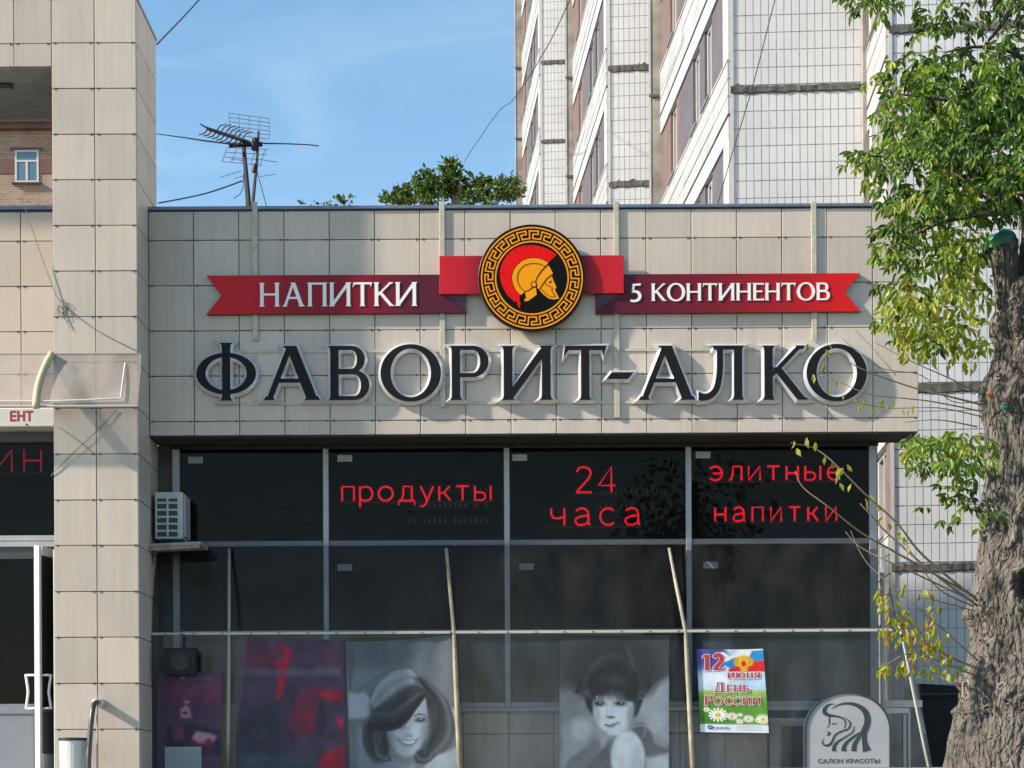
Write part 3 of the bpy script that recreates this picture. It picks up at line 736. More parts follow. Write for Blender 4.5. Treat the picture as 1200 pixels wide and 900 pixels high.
P = PX([(515, 299.8), (731, 299), (731, 343.6), (515, 344.6)], YB)
mb = MB(); mb.prism(P, YB, YR-.003); 
bevel(mb.build('panel', grad_mat('box_print', [(0, (.56, .016, .026)), (.12, (.50, .014, .024)), (.26, (.20, .012, .024)), (.6, (.14, .012, .024)), (.78, (.22, .012, .024)), (.86, (.50, .014, .022)), (1, (.56, .016, .022))], W(515, 300, YB).x, W(731, 300, YB).x), bxo), .004)

YE = -.20
em = thing('helmet_emblem', 'round black emblem with orange meander ring and a red-crested helmeted head', 'emblem', (W(623.3, 325.7, YE).x, YE, W(623.3, 325.7, YE).z))
ec = W(623.3, 325.7, YE); k = (DIST+YE)/FPX
mb = slab([('+', circ(ec.x, ec.z, 62.2*k, 96))], YE, YB-.002, ms=1, chamfer=.008, cy=YE+.008)
mb.build('disc', [mat('emblem_black', (.004, .003, .003), .5, spec=.12), mat('emblem_rim', (.03, .025, .03), .35, .2)], em)
ORG = mat('emblem_orange', (.88, .32, .006), .5, spec=.15); ERED = mat('emblem_red', (.78, .004, .003), .5, spec=.15); EDRK = mat('emblem_line', (.08, .010, .003), .5, spec=.15)
def epx(pts, origin=(580, 280), sc=10.0):
    return [(ec.x+(origin[0]+x/sc-623.3)*k, ec.z-(origin[1]+y/sc-325.7)*k) for x, y in pts]
Y1, Y2, Y3 = YE-.004, YE-.007, YE-.010
for r in (58.9, 42.6):
    slab([('+', circ(ec.x, ec.z, (r+.85)*k, 96)), ('-', circ(ec.x, ec.z, (r-.85)*k, 96))], Y1, YE).build('orange_ring', ORG, em)
N = 23; pth = []
for i in range(N):
    for u, v in ((0, 0), (0, 1), (.72, 1), (.72, .57), (.29, .57), (.29, 0)):
        a = 2*math.pi*(i+u-.18)/N; r = (46.2+v*9.0)*k
        pth.append((ec.x+r*math.sin(a), ec.z+r*math.cos(a)))
pth.append(pth[0]); pth.append(pth[1])
ops = []
dens = []
for i in range(len(pth)-1):
    p, q = Vector(pth[i]), Vector(pth[i+1]); d = (q-p).normalized()*.8*k; nn = Vector((-d.y, d.x))
    ops.append(('+', [tuple(p-d+nn), tuple(q+d+nn), tuple(q+d-nn), tuple(p-d-nn)]))
slab(ops, Y1, YE).build('meander', ORG, em)
crest = [(300,655),(285,690),(298,760),(290,812),(272,795),(262,760),(250,725),(236,742),(215,725),(205,715),(165,680),(130,635),(100,580),(75,520),(60,450),(58,380),(75,310),(105,245),(150,180),(200,135),(260,100),(330,80),(400,72),(470,75),(540,88),(610,115),(670,148),(722,188),(690,222),(655,250),(628,280),(580,246),(520,225),(450,216),(380,225),(310,255),(250,305),(210,370),(192,440),(200,510),(225,580),(260,630)]
slab([('+', epx(crest))], Y1, YE).build('crest', ERED, em)
cuts = []
for a, b_ in (((60,405),(125,400)), ((75,355),(130,370)), ((235,125),(262,180)), ((425,76),(418,150)), ((375,80),(380,130)), ((545,92),(525,140)), ((690,180),(668,215)), ((185,655),(175,690)), ((105,560),(130,560)), ((160,175),(185,205))):
    p = epx([a, b_]); cuts += stroke(p, [1.0*k, .2*k])
slab(cuts, Y1-.001, Y1-.0002).build('crest_line', EDRK, em)
helm = [(625,283),(575,252),(520,232),(450,224),(380,233),(315,262),(258,310),(218,372),(200,440),(208,510),(232,575),(268,628),(310,655),(340,625),(400,600),(432,575),(428,540),(455,505),(490,510),(480,480),(510,430),(550,370),(590,325)]
slab([('+', epx(helm))], Y1, YE).build('helmet', ORG, em)
fore = [(628,310),(655,355),(680,405),(660,425),(620,455),(580,500),(545,555),(515,590),(495,575),(490,530),(470,505),(500,455),(540,395),(590,340)]
slab([('+', epx(fore))], Y1-.0003, YE).build('cheek_guard', ORG, em)
neck = [(352,625),(405,603),(440,580),(480,570),(488,655),(440,690),(385,728),(345,730),(342,715),(365,690)]
slab([('+', epx(neck))], Y1, YE).build('neck', ORG, em)
face = [(668,432),(685,490),(722,575),(700,590),(712,620),(752,700),(690,712),(630,700),(570,655),(520,600),(545,562),(580,512),(620,465)]
slab([('+', epx(face))], Y1, YE).build('face', ORG, em)
ln = []
def eline(pts, w=.65): 
    global ln
    ln += stroke(epx(smooth_path(pts, 5)), w*k)
eline([(345,612),(290,560),(262,480),(272,400),(320,330),(390,295),(470,288),(540,300),(585,322)])
eline([(345,618),(400,598),(435,570)])
eline([(628,296),(580,335),(530,395),(490,460),(475,505)], .9)
eline([(665,425),(610,465),(560,530),(520,592)], .8)
eline([(580,512),(610,545),(650,562),(668,575),(664,610),(700,672),(660,680),(600,650),(545,592)], .6)
ln += [('+', epx(circ(455,535,36,20))), ('-', epx(circ(455,535,27,20)))]
ln += [('+', epx([(628,508),(660,490),(655,510),(632,518)]))]
slab(ln, Y2-.0005, Y1-.0006).build('line_work', EDRK, em)
slab([('+', epx(circ(455,535,26,16)))], Y2-.0006, Y2-.0001).build('rivet', ORG, em)

# ============================================================ red tube words behind the glass
NEON = mat('red_tube', (.5, .01, .01), .4, emit=(1.0, .006, .022), estr=.70)
def arcp(cx, cy, rx, ry, a0, a1, n=14): return [(cx+rx*math.cos(math.radians(a0+(a1-a0)*i/n)), cy+ry*math.sin(math.radians(a0+(a1-a0)*i/n))) for i in range(n+1)]
def ng(ch):   # lower-case tube strokes, x-height 1
    if ch == 'п': return .75, [[(0,0),(0,1),(.75,1),(.75,0)]]
    if ch == 'р': return .8, [[(0,-.45),(0,1)], [(0,.8),(.15,.97),(.4,1),(.68,.88),(.8,.5),(.68,.12),(.4,0),(.15,.03),(0,.2)]]
    if ch == 'о': return .9, [arcp(.45,.5,.45,.5,0,360,24)]
    if ch == 'д': return 1.0, [[(0,-.3),(0,0),(1,0),(1,-.3)], [(.14,0),(.28,.4),(.3,1),(.82,1),(.82,0)]]
    if ch == 'у': return .8, [[(0,1),(.42,0)], [(.8,1),(.3,-.3),(.1,-.42),(0,-.38)]]
    if ch == 'к': return .7, [[(0,0),(0,1)], [(.65,1),(.3,.55),(0,.5)], [(.3,.55),(.7,0)]]
    if ch == 'т': return .8, [[(0,1),(.8,1)], [(.4,1),(.4,0)]]
    if ch == 'ы': return 1.0, [[(0,1),(0,0),(.4,0),(.6,.08),(.66,.28),(.6,.48),(.4,.56),(0,.56)], [(1,1),(1,0)]]
    if ch == 'ч': return .75, [[(0,1),(0,.7),(.1,.45),(.35,.4),(.75,.5)], [(.75,1),(.75,0)]]
    if ch == 'а': return .8, [[(.05,.85),(.25,1),(.5,1),(.7,.85),(.75,.6),(.75,.15),(.82,0)], [(.75,.58),(.3,.52),(.05,.4),(0,.2),(.12,.03),(.4,0),(.65,.1),(.75,.25)]]
    if ch == 'с': return .8, [arcp(.45,.5,.45,.5,45,315,18)]
    if ch == 'э': return .8, [arcp(.35,.5,.45,.5,140,-140,18), [(.2,.5),(.8,.5)]]
    if ch == 'л': return .8, [[(0,.02),(.12,.08),(.22,.4),(.25,1),(.8,1),(.8,0)]]
    if ch == 'и': return .75, [[(0,1),(0,0),(.75,1),(.75,0)]]
    if ch == 'н': return .75, [[(0,1),(0,0)],[(.75,1),(.75,0)],[(0,.5),(.75,.5)]]
    if ch == 'е': return .8, [[(0,.52),(.8,.52),(.74,.8),(.55,.97),(.3,.98),(.08,.8),(0,.5),(.08,.2),(.3,.02),(.55,.02),(.75,.18)]]
    if ch == '2': return 1.0, [[(.05,1.35),(.2,1.6),(.5,1.68),(.85,1.55),(.95,1.25),(.8,.9),(.1,.1),(0,0),(1,0)]]
    if ch == '4': return 1.05, [[(.8,0),(.8,1.68),(0,.45),(1.05,.45)]]
    return .5, []
def neon(name, label, text, x0p, x1p, ybase, yx, gap=.42, Y=YW+.12, r=.0145, m=None):
    t_ = thing(name, label, 'neon sign', tuple(W((x0p+x1p)/2, ybase, Y)), 'red lit words behind the windows')
    A, B = W(x0p, ybase, Y), W(x1p, yx, Y); cur = 0; L = []
    for ch in text:
        if ch == ' ': cur += .6; continue
        w_, st_ = ng(ch); L.append((cur, st_)); cur += w_+gap
    sx = (B.x-A.x)/(cur-gap); sz = B.z-A.z
    for c0, st_ in L:
        mb = MB()
        for pl in st_: mb.tube([(A.x+(c0+x)*sx, Y, A.z+y*sz) for x, y in pl], r, 6)
        mb.build('letter_tube', m or NEON, t_)
    rl = MB()
    for y in ((-.02,)): rl.box(A.x-.05, B.x+.05, Y+.03, Y+.04, A.z+y-.008, A.z+y+.008)
    for c0, _ in L: rl.box(A.x+(c0+.2)*sx-.006, A.x+(c0+.2)*sx+.006, Y+.012, Y+.03, A.z-.01, A.z+.02)
    rl.build('tube_rail', CONC, t_)
neon('neon_word', 'red lit word for groceries in the second upper pane from the left', 'продукты', 401, 575, 587, 569.5, .38)
neon('neon_number', 'red lit number above the word for hours in the third upper pane', '24', 675, 721, 577, 559, .45)
neon('neon_word', 'red lit four letter word for hours below the number', 'часа', 646, 749, 615.5, 595.5, .62)
neon('neon_word', 'red lit word for elite, upper line of the rightmost upper pane', 'элитные', 832, 984, 563, 546, .48)
neon('neon_word', 'red lit word for drinks, lower line of the rightmost upper pane', 'напитки', 838, 980, 611, 594, .58)
neon('neon_word', 'red lit end of a word behind the glass over the left entrance', 'ин', -6, 48, 552.5, 527, .55, Y=YD+.15, r=.013, m=mat('dim_red_tube', (.35, .01, .02), .4, emit=(1.0, .01, .06), estr=.2))

# ============================================================ cooling unit on its shelf
ac = thing('cooling_unit', 'cream air conditioner outdoor unit standing on a metal shelf beside the pillar', 'air conditioner', tuple(W(200, 631, .12)))
ACM = mat('ac_cream', (.52, .52, .49), .45, noise=.05); ACD = mat('ac_dark', (.05, .055, .06), .6)
YA = .06
A, B = W(181.5, 631.5, YA), W(214, 576.5, YA)
bd = MB().box(A.x, B.x, YA, YA+.50, A.z, B.z); bevel(bd.build('casing', ACM, ac), .012, 2)
# side vent: six rows in two columns
for j in range(6):
    for i, (a, c_) in enumerate(((184.2, 195.2), (197.6, 208))):
        y0_ = 582.3+j*8.2+(2.0 if j == 0 else 0); p, q = W(a, y0_+5.6-(2.0 if j == 0 else 0), YA), W(c_, y0_, YA)
        MB().box(p.x, q.x, YA-.004, YA+.01, p.z, q.z).build('vent', ACD, ac)
vb = MB()
for a, c_, y0_, y1_ in ((195.4, 197.4, 581, 628), (182.5, 184, 581, 628), (208.2, 210, 581, 628)):
    p, q = W(a, y1_, YA), W(c_, y0_, YA); vb.box(p.x, q.x, YA-.009, YA-.0005, p.z, q.z)
for j in range(7):
    y0_ = 579.8+j*8.2; p, q = W(182.5, y0_+2.4, YA), W(210, y0_, YA); vb.box(p.x, q.x, YA-.008, YA-.0007, p.z, q.z)
bevel(vb.build('grille', ACM, ac), .003)
bevel(MB().box(B.x+.001, B.x+.03, YA+.03, YA+.47, A.z+.03, B.z-.03).build('front_panel', mat('ac_grey', (.36, .36, .35), .5), ac), .008)
sh = thing('unit_shelf', 'worn painted metal shelf carrying the cooling unit', 'shelf', tuple(W(195, 640, -.1)))
A, B = W(167.5, 641, -.15), W(235, 633.5, -.15)
o = MB().hexa([(A.x, -.15, A.z), (B.x, -.15, A.z+.03), (B.x, YW-.05, A.z+.03), (A.x, YW-.05, A.z), (A.x, -.15, A.z+.04), (B.x, -.15, A.z+.07), (B.x, YW-.05, A.z+.07), (A.x, YW-.05, A.z+.04)])
SHM = mat('shelf_paint', (.30, .29, .26), .7, noise=.3, nscale=12)
o.build('shelf_top', SHM, sh); 
MB().tube([(A.x+.02, -.1, A.z-.02), (B.x-.02, -.12, A.z+.012)], .03, 8).build('edge_tube', SHM, sh)
MB().tube([(A.x+.1, .1, A.z-.02), (A.x+.02, .3, A.z-.35)], .02, 6).build('brace', CLIPM, sh)

# ============================================================ lean-to of clear sheets in front of the windows
gal = thing('glazed_lean_to', 'lean-to of clear plastic sheets on thin leaning poles along the shop windows', 'lean-to', (5, 0, 1.95))
YG = .10
zg1 = zm-.02; zg2 = W(600, 741, YG).z
xg0, xg1 = W(178, 741, YG).x, W(1045, 741, YG).x
def PT(x, y, Y): return tuple(W(x, y, Y))
def bend(t_): return YW-.06+(YG-YW+.06)*math.sin(t_*math.pi/2)
poles = [[(268.5, 643, .95), (268.5, 740, 1.0), (267, 905, 1.0)], [(523, 643, 0), (532, 740, 0), (539, 905, 0)], [(784, 643, 0), (803.5, 740, 0), (812, 905, 0)], [(1043, 690, 0), (1060, 760, 0), (1089, 905, 0)]]
POLEM = [mat('pole_grey', (.32, .30, .25), .5, .2), mat('pole_cream', (.33, .29, .19), .55, noise=.25, nscale=6), mat('pole_cream2', (.34, .31, .22), .55, noise=.25, nscale=6), mat('pole_white', (.42, .43, .36), .45)]
for i, pl in enumerate(poles):
    (xa_, ya_, _), (xb_, yb_, _), (xc_, yc_, _) = pl
    pts = []
    for j in range(9):
        t_ = j/8; Y = bend(t_); pts.append(PT(xa_+(xb_-xa_)*t_, ya_+(yb_-ya_)*t_, Y-.03))
    for j in range(1, 5):
        t_ = j/4; pts.append(PT(xb_+(xc_-xb_)*(t_**1.0), yb_+(yc_-yb_)*t_, YG-.03))
    pts.append((pts[-1][0], YG-.03, 1.96))
    MB().tube(pts, [.022 if i == 0 else (.016 if i == 3 else .026)]*9+[.03 if i == 0 else (.020 if i == 3 else .034)]*5, 8).build('pole', POLEM[i], gal, smooth=True)
    # screws
bolts = MB()
for j in range(26):
    x_ = xg0+(xg1-xg0)*(j+.5)/26; bolts.tube([(x_, YG-.062, zg2), (x_, YG-.05, zg2)], .012, 6)
bolts.build('bolt', CLIPM, gal, kind='stuff')
bevel(MB().box(xg0, xg1, YG-.05, YG-.015, zg2-.018, zg2+.018).build('rail', mat('rail_cream', (.50, .47, .40), .45), gal), .004)
xps = [xg0, W(268.5, 741, YG).x, W(532, 741, YG).x, W(803.5, 741, YG).x, xg1]
for i in range(4):
    a, c_ = xps[i]+.012, xps[i+1]-.012
    pr = [(bend(j/8), zg1+(zg2+.02-zg1)*j/8) for j in range(9)]
    strip(a, c_, pr[::-1], 'sloping_sheet', POLY, gal)
    MB().add([(a, YG, 1.97), (c_, YG, 1.97), (c_, YG+.003, zg2-.01), (a, YG+.003, zg2-.01)], [(0,1,2,3)]).build('upright_sheet', POLY3, gal)
MB().box(xg0-.04, xg0, YG-.03, YG+.02, 1.96, zg2+.02).build('end_post', CONC, gal)

# right-hand end: glazed box with white frames
ve = thing('side_vestibule', 'small glazed vestibule with white frames at the right end of the windows', 'vestibule', tuple(W(1055, 900, .3)))
def fr2(x0p, y0p, x1p, y1p, Y, m=WHITEF, d=.06, name='frame'):
    A, B = W(x0p, y1p, Y), W(x1p, y0p, Y)
    return bevel(MB().box(A.x, B.x, Y, Y+d, A.z, B.z).build(name, m, ve), .005)
Yv = .30
fr2(1033.5, 642, 1036.5, 905, Yv, ALU); fr2(1037.5, 820.5, 1081, 829, Yv, mat('cream_frame', (.56, .50, .42), .5, noise=.1)); fr2(1037.5, 829.5, 1064, 836, Yv+.01)
fr2(1058.5, 837, 1062, 905, Yv, mat('cream_frame2', (.5, .47, .38), .5)); fr2(1064, 829.6, 1067, 905, Yv+.02, mat('cream_frame2', (.5, .47, .38), .5))
A, B = W(1037, 905, Yv), W(1088, 642, Yv)
P1 = PX([(1037, 905), (1088, 905), (1062, 762), (1046, 690), (1040, 645), (1037, 642)], Yv+.03)
mb = MB(); mb.add([(x, Yv+.03, z) for x, z in P1], [(0,1,2,3,4,5)]).build('pane', POLY, ve)
mb = MB(); mb.add([(x, YW+1.6, z) for x, z in PX([(1020, 905), (1094, 905), (1068, 762), (1050, 690), (1040, 640), (1020, 640)], YW+1.6)], [(0,1,2,3,4,5)]).build('rear_sheet', POLY2, ve)
pl = MB().tube([PT(1043.5, 690, 1.5), PT(1062, 770, 1.1), PT(1076, 830, .5), PT(1083, 860, .3)], .02, 6).build('rear_pole', ALU, ve)

# white door under the right windows
dr = thing('salon_door', 'pale framed glass door below the windows partly hidden by the arched salon sign', 'door', tuple(W(960, 905, YW)))
def fr3(x0p, y0p, x1p, y1p, Y, m=WHITEF, d=.06, name='frame'):
    A, B = W(x0p, y1p, Y), W(x1p, y0p, Y)
    return bevel(MB().box(A.x, B.x, Y, Y+d, A.z, B.z).build(name, m, dr), .005)
DG = mat('door_grey_white', (.40, .40, .39), .5, noise=.08)
fr3(902, 841, 1026, 851, YW-.02, DG); fr3(902, 851.3, 914, 915, YW-.02, DG); fr3(1016, 851.3, 1026, 915, YW-.02, DG)
MB().quad(tuple(W(914, 912, YW+.01)), tuple(W(1016, 912, YW+.01)), tuple(W(1016, 851, YW+.01)), tuple(W(914, 851, YW+.01))).build('pane', mat('door_dark_glass', (.05, .05, .045), .08), dr)
# ============================================================ printed sheets (flat prints, painted numerically into a colour grid)
G = lambda v: (v*.93, v*1.0, v*1.06)
class Canvas:
    def __init__(s, w, h, base): s.w, s.h = w, h; s.a = np.zeros((h, w, 3)); s.a[:] = base; s.y, s.x = np.mgrid[0:h, 0:w].astype(float)
    def mixin(s, m, c): s.a += (np.array(c)-s.a)*m[..., None]
    def ell(s, cx, cy, rx, ry, c, soft=.15, rot=0, op=1):
        dx, dy = s.x-cx, s.y-cy; r = math.radians(rot); u = dx*math.cos(r)+dy*math.sin(r); v = -dx*math.sin(r)+dy*math.cos(r)
        d = np.sqrt((u/rx)**2+(v/ry)**2); s.mixin(np.clip((1-d)/soft+.5, 0, 1)*op, c); return s
    def poly(s, pts, c, soft=1.0, op=1):
        ins = np.zeros(s.x.shape, bool); dist = np.full(s.x.shape, 1e9); n = len(pts)
        for i in range(n):
            x0, y0 = pts[i]; x1, y1 = pts[(i+1)%n]
            if y0 != y1: ins ^= ((y0 > s.y) != (y1 > s.y)) & (s.x < (x1-x0)*(s.y-y0)/(y1-y0)+x0)
            L = (x1-x0)**2+(y1-y0)**2+1e-9; t = np.clip(((s.x-x0)*(x1-x0)+(s.y-y0)*(y1-y0))/L, 0, 1)
            dist = np.minimum(dist, np.hypot(s.x-x0-t*(x1-x0), s.y-y0-t*(y1-y0)))
        sd = np.where(ins, dist, -dist); s.mixin(np.clip(sd/soft+.5, 0, 1)*op, c); return s
    def line(s, pts, w, c, soft=.8, op=1, taper=False):
        pts = smooth_path(pts, 6) if len(pts) > 2 else pts; m = np.zeros(s.x.shape); n = len(pts)-1
        for i in range(n):
            x0, y0 = pts[i]; x1, y1 = pts[i+1]; L = (x1-x0)**2+(y1-y0)**2+1e-9
            t = np.clip(((s.x-x0)*(x1-x0)+(s.y-y0)*(y1-y0))/L, 0, 1); d = np.hypot(s.x-x0-t*(x1-x0), s.y-y0-t*(y1-y0))
            ww = w*(math.sin(math.pi*(i+.5)/n)**.6 if taper else 1); m = np.maximum(m, np.clip((ww/2-d)/soft+.5, 0, 1))
        s.mixin(m*op, c); return s
    def strands(s, x, y, n, spread, ln, ang, curve, c0, c1, w=1.2, op=.35, seed=1):
        r = random.Random(seed)
        for _ in range(n):
            a = math.radians(ang+r.uniform(-12, 12)); px, py = x+r.uniform(-1, 1)*spread[0], y+r.uniform(-1, 1)*spread[1]; P = [(px, py)]
            l = ln*r.uniform(.6, 1.2)
            for i in range(4): a += math.radians(curve)*r.uniform(.7, 1.3); px += math.cos(a)*l/4; py += math.sin(a)*l/4; P.append((px, py))
            q = r.random(); s.line(P, w, tuple(c0[j]+(c1[j]-c0[j])*q for j in range(3)), 1.0, op, True)
        return s
    def sweep(s, A, B, n, tones, w=1.6, op=.5, seed=0):
        """hair: n strands between two guide curves, tones is a list of (t, value)"""
        r = random.Random(seed)
        for i in range(n):
            t = (i+.5)/n; u = min(1, max(0, t+r.uniform(-.05, .05))); v = np.interp(t, [a for a, _ in tones], [b for _, b in tones])*r.uniform(.72, 1.28)
            P = [(ax+(bx-ax)*u+r.uniform(-.6, .6), ay+(by-ay)*u+r.uniform(-.6, .6)) for (ax, ay), (bx, by) in zip(A, B)]
            s.line(P, w, G(v), 1.0, op, True)
        return s
    def blur(s, k=1):
        for _ in range(k):
            p = np.pad(s.a, ((1, 1), (1, 1), (0, 0)), 'edge'); s.a = (p[:-2, 1:-1]+p[2:, 1:-1]+p[1:-1, :-2]+p[1:-1, 2:]+2*p[1:-1, 1:-1])/6
        return s
    def noise(s, amt, seed=0, sc=6):
        rng = np.random.default_rng(seed); g = rng.random((s.h//sc+3, s.w//sc+3)); yy, xx = s.y/sc, s.x/sc
        i, j = yy.astype(int), xx.astype(int); f, e = yy-i, xx-j
        v = g[i, j]*(1-f)*(1-e)+g[i+1, j]*f*(1-e)+g[i, j+1]*(1-f)*e+g[i+1, j+1]*f*e
        s.a *= (1+(v-.5)*2*amt)[..., None]; return s
    def sheet(s, name, corners, Y, m, parent, curtain=0, thick=.004):
        """corners: TL, TR, BR, BL in photograph pixels on plane Y"""
        h, w = s.h, s.w; c = np.array([tuple(W(x, y, Y)) for x, y in corners]); u = np.linspace(0, 1, w+1); v = np.linspace(0, 1, h+1)
        U, V = np.meshgrid(u, v); P = (1-U)[..., None]*(1-V)[..., None]*c[0]+U[..., None]*(1-V)[..., None]*c[1]+U[..., None]*V[..., None]*c[2]+(1-U)[..., None]*V[..., None]*c[3]
        P[..., 1] += curtain*(np.sin(U*9+1.3)*.5+np.sin(U*23+V*3)*.25)*(1-.6*V); P[..., 2] -= curtain*1.2*np.sin(U*math.pi)*np.exp(-V*9)
        vs = P.reshape(-1, 3); I = (np.arange(h)[:, None]*(w+1)+np.arange(w)[None]).ravel()
        fs = np.stack([I+w+1, I+w+2, I+1, I], 1)
        me = bpy.data.meshes.new(name); me.vertices.add(len(vs)); me.vertices.foreach_set('co', vs.ravel())
        me.loops.add(fs.size); me.loops.foreach_set('vertex_index', fs.ravel()); me.polygons.add(len(fs)); me.polygons.foreach_set('loop_start', np.arange(0, fs.size, 4)); me.update()
        at = me.color_attributes.new('print', 'FLOAT_COLOR', 'CORNER'); col = np.ones((h*w, 4)); col[:, :3] = np.clip(s.a, 0, 1).reshape(-1, 3)**2.2
        at.data.foreach_set('color', np.repeat(col, 4, 0).ravel()); me.materials.append(m); me.validate(); me.update()
        o = link(name, me, parent); return o
PRINT = vcol_mat('printed_sheet', .55)
YQ = YG+.035
# --- smiling woman with her hands behind her hair (135 x 160, from the zoom scaled 5.63)
k_ = 1/5.63
def q(*a): return [(x*k_, y*k_) for x, y in zip(a[::2], a[1::2])]
cv = Canvas(135, 165, G(.46))
def eq(x, y, rx, ry): return (x*k_, y*k_, rx*k_, ry*k_)
cv.ell(*eq(350, 60, 420, 150), G(.36), 1.2); cv.ell(*eq(650, 250, 130, 200), G(.44), 1.2); cv.ell(*eq(120, 250, 120, 60), G(.50), 1.2)
cv.poly(q(60,560, 300,820, 300,940, 50,940), G(.56), 6, .8)
cv.poly(q(0,345, 120,345, 165,400, 160,500, 110,520, 0,520), G(.68), 4); cv.poly(q(655,415, 700,440, 760,490, 760,600, 690,590, 650,520), G(.72), 3); cv.line(q(680,440, 700,500, 690,560), 1.2, G(.4), 1, .6)
cv.ell(*eq(400, 480, 240, 240), G(.22), .3); cv.ell(*eq(620, 600, 105, 190), G(.24), .35, 12); cv.ell(*eq(190, 680, 90, 140), G(.22), .35, -8); cv.ell(*eq(500, 785, 70, 42), G(.20), .35)
cv.sweep(q(510,280, 600,380, 640,500, 600,640, 470,770), q(565,300, 690,400, 745,560, 715,700, 560,815), 60, [(0,.14), (.4,.22), (.7,.40), (1,.30)], 1.5, .55, 1)
cv.sweep(q(110,520, 95,640, 140,760, 225,812), q(290,600, 262,680, 275,760, 295,812), 46, [(0,.30), (.3,.18), (.6,.34), (1,.16)], 1.5, .55, 2)
cv.sweep(q(170,700, 190,780, 260,800, 290,740), q(215,700, 225,750, 250,760, 260,720), 16, [(0,.5), (1,.2)], 1.3, .5, 3); cv.sweep(q(450,760, 480,820, 570,810, 600,750), q(490,760, 510,785, 545,780, 560,750), 18, [(0,.18), (.5,.5), (1,.2)], 1.3, .5, 4)
cv.poly(q(292,740, 450,760, 462,940, 296,940), G(.55), 4); cv.poly(q(292,740, 380,790, 450,770, 455,830, 380,835, 300,800), G(.40), 6, .6)
cv.poly(q(530,840, 620,775, 700,750, 760,720, 760,940, 480,940, 500,880), G(.66), 4); cv.line(q(530,900, 550,840, 640,770), 1.2, G(.8), 1.2, .5)
cv.poly(q(268,600, 290,560, 420,470, 500,390, 548,375, 562,470, 562,560, 545,650, 505,715, 450,770, 385,785, 325,745, 285,685), G(.66), 2.5)
cv.ell(*eq(440, 600, 90, 90), G(.72), 1.2, op=.8); cv.ell(*eq(470, 640, 50, 35), G(.75), 1.1, op=.7); cv.ell(*eq(325, 645, 38, 36), G(.71), 1.1, op=.6); cv.ell(*eq(545, 620, 30, 110), G(.50), 1.2, 12, .7); cv.ell(*eq(290, 650, 24, 90), G(.52), 1.2, -10, .7); cv.ell(*eq(415, 755, 46, 16), G(.70), 1.1, op=.6)
cv.line(q(462,520, 500,504, 552,516), 1.8, G(.20), 1.0, .8, True); cv.ell(*eq(508, 541, 44, 18), G(.40), 1.0, -6, .8); cv.ell(*eq(508, 542, 31, 11), G(.14), .6); cv.ell(*eq(494, 541, 7, 5), G(.6), .8); cv.ell(*eq(516, 538, 6, 6), G(.85), .7)
cv.ell(*eq(350, 585, 48, 14), G(.36), 1.2, 6, .7)
cv.line(q(440,560, 428,600, 412,632), 1.4, G(.58), 1.4, .6); cv.ell(*eq(424, 640, 24, 12), G(.62), 1.2, op=.8); cv.ell(*eq(410, 647, 6, 4), G(.3), 1, op=.8); cv.ell(*eq(438, 646, 6, 4), G(.3), 1, op=.8)
cv.poly(q(330,655, 385,672, 425,678, 470,668, 492,656, 470,690, 430,712, 385,704, 350,682), G(.40), 1.4, .9); cv.poly(q(345,664, 388,678, 425,683, 470,672, 455,690, 425,700, 388,694), G(.88), 1.3, .95); cv.line(q(345,690, 385,712, 430,716, 468,695), 1.5, G(.48), 1.2, .7, True)
cv.line(q(318,640, 322,655, 332,665), 1.2, G(.5), 1.2, .6); cv.line(q(505,640, 502,655, 492,668), 1.2, G(.5), 1.2, .6)
cv.sweep(q(548,345, 480,380, 390,440, 290,490, 165,470), q(548,395, 490,460, 400,560, 290,608, 120,600), 50, [(0,.34), (.3,.22), (.7,.13), (1,.16)], 1.8, .6, 5)
cv.sweep(q(508,288, 450,205, 330,212, 220,290, 158,410), q(548,345, 480,345, 390,385, 290,450, 190,478), 90, [(0,.26), (.06,.62), (.25,.70), (.45,.50), (.6,.64), (.8,.34), (1,.18)], 1.5, .6, 6)
cv.sweep(q(440,205, 330,205, 190,260, 50,345), q(430,240, 330,240, 200,290, 60,370), 14, [(0,.3), (.5,.6), (1,.4)], 1.0, .35, 7)
cv.ell(*eq(520, 290, 50, 24), G(.14), .8, 30, .6)
cv.blur(1); cv.noise(.04, 1, 9).noise(.05, 2, 1)
bn1 = thing('banner', 'black and white banner of a smiling woman with dark wavy hair', 'banner', tuple(W(467, 905, YQ)), 'printed banners hung along the lean-to')
cv.a *= .90
cv.sheet('printed_sheet', [(404.5, 752), (529, 744), (537, 912), (411, 912)], YG-.010, PRINT, bn1, .02)
MB().box(W(403, 748, YQ).x, W(531, 748, YQ).x, YQ-.006, YQ+.012, W(470, 744, YQ).z-.02, W(470, 744, YQ).z+.004).build('hanging_bar', CONC, bn1)
# --- woman with fringe and bare shoulder (zoom 5.625, origin 640,740; banner x 90..812)
k_ = 1/5.625
def q(*a): return [((x-88)*k_, (y-20)*k_) for x, y in zip(a[::2], a[1::2])]
def e2(cx, cy, rx, ry): return ((cx-88)*k_, (cy-20)*k_, rx*k_, ry*k_)
cv = Canvas(129, 160, G(.24))
cv.poly(q(80,390, 260,420, 300,560, 820,300, 820,920, 80,920), G(.46), 14)
cv.poly(q(640,380, 820,280, 820,700, 700,640, 600,520), G(.55), 10, .9); cv.ell(*e2(170, 480, 90, 110), G(.38), 1.2)
cv.ell(*e2(430, 240, 300, 190), G(.155), .4); cv.ell(*e2(430, 170, 260, 120), G(.19), .9)
cv.ell(*e2(300, 600, 140, 85), G(.44), .5, 15); cv.ell(*e2(230, 610, 65, 70), G(.55), .7)
cv.poly(q(100,880, 150,800, 260,720, 330,660, 360,700, 350,780, 300,900, 100,920), G(.36), 4)
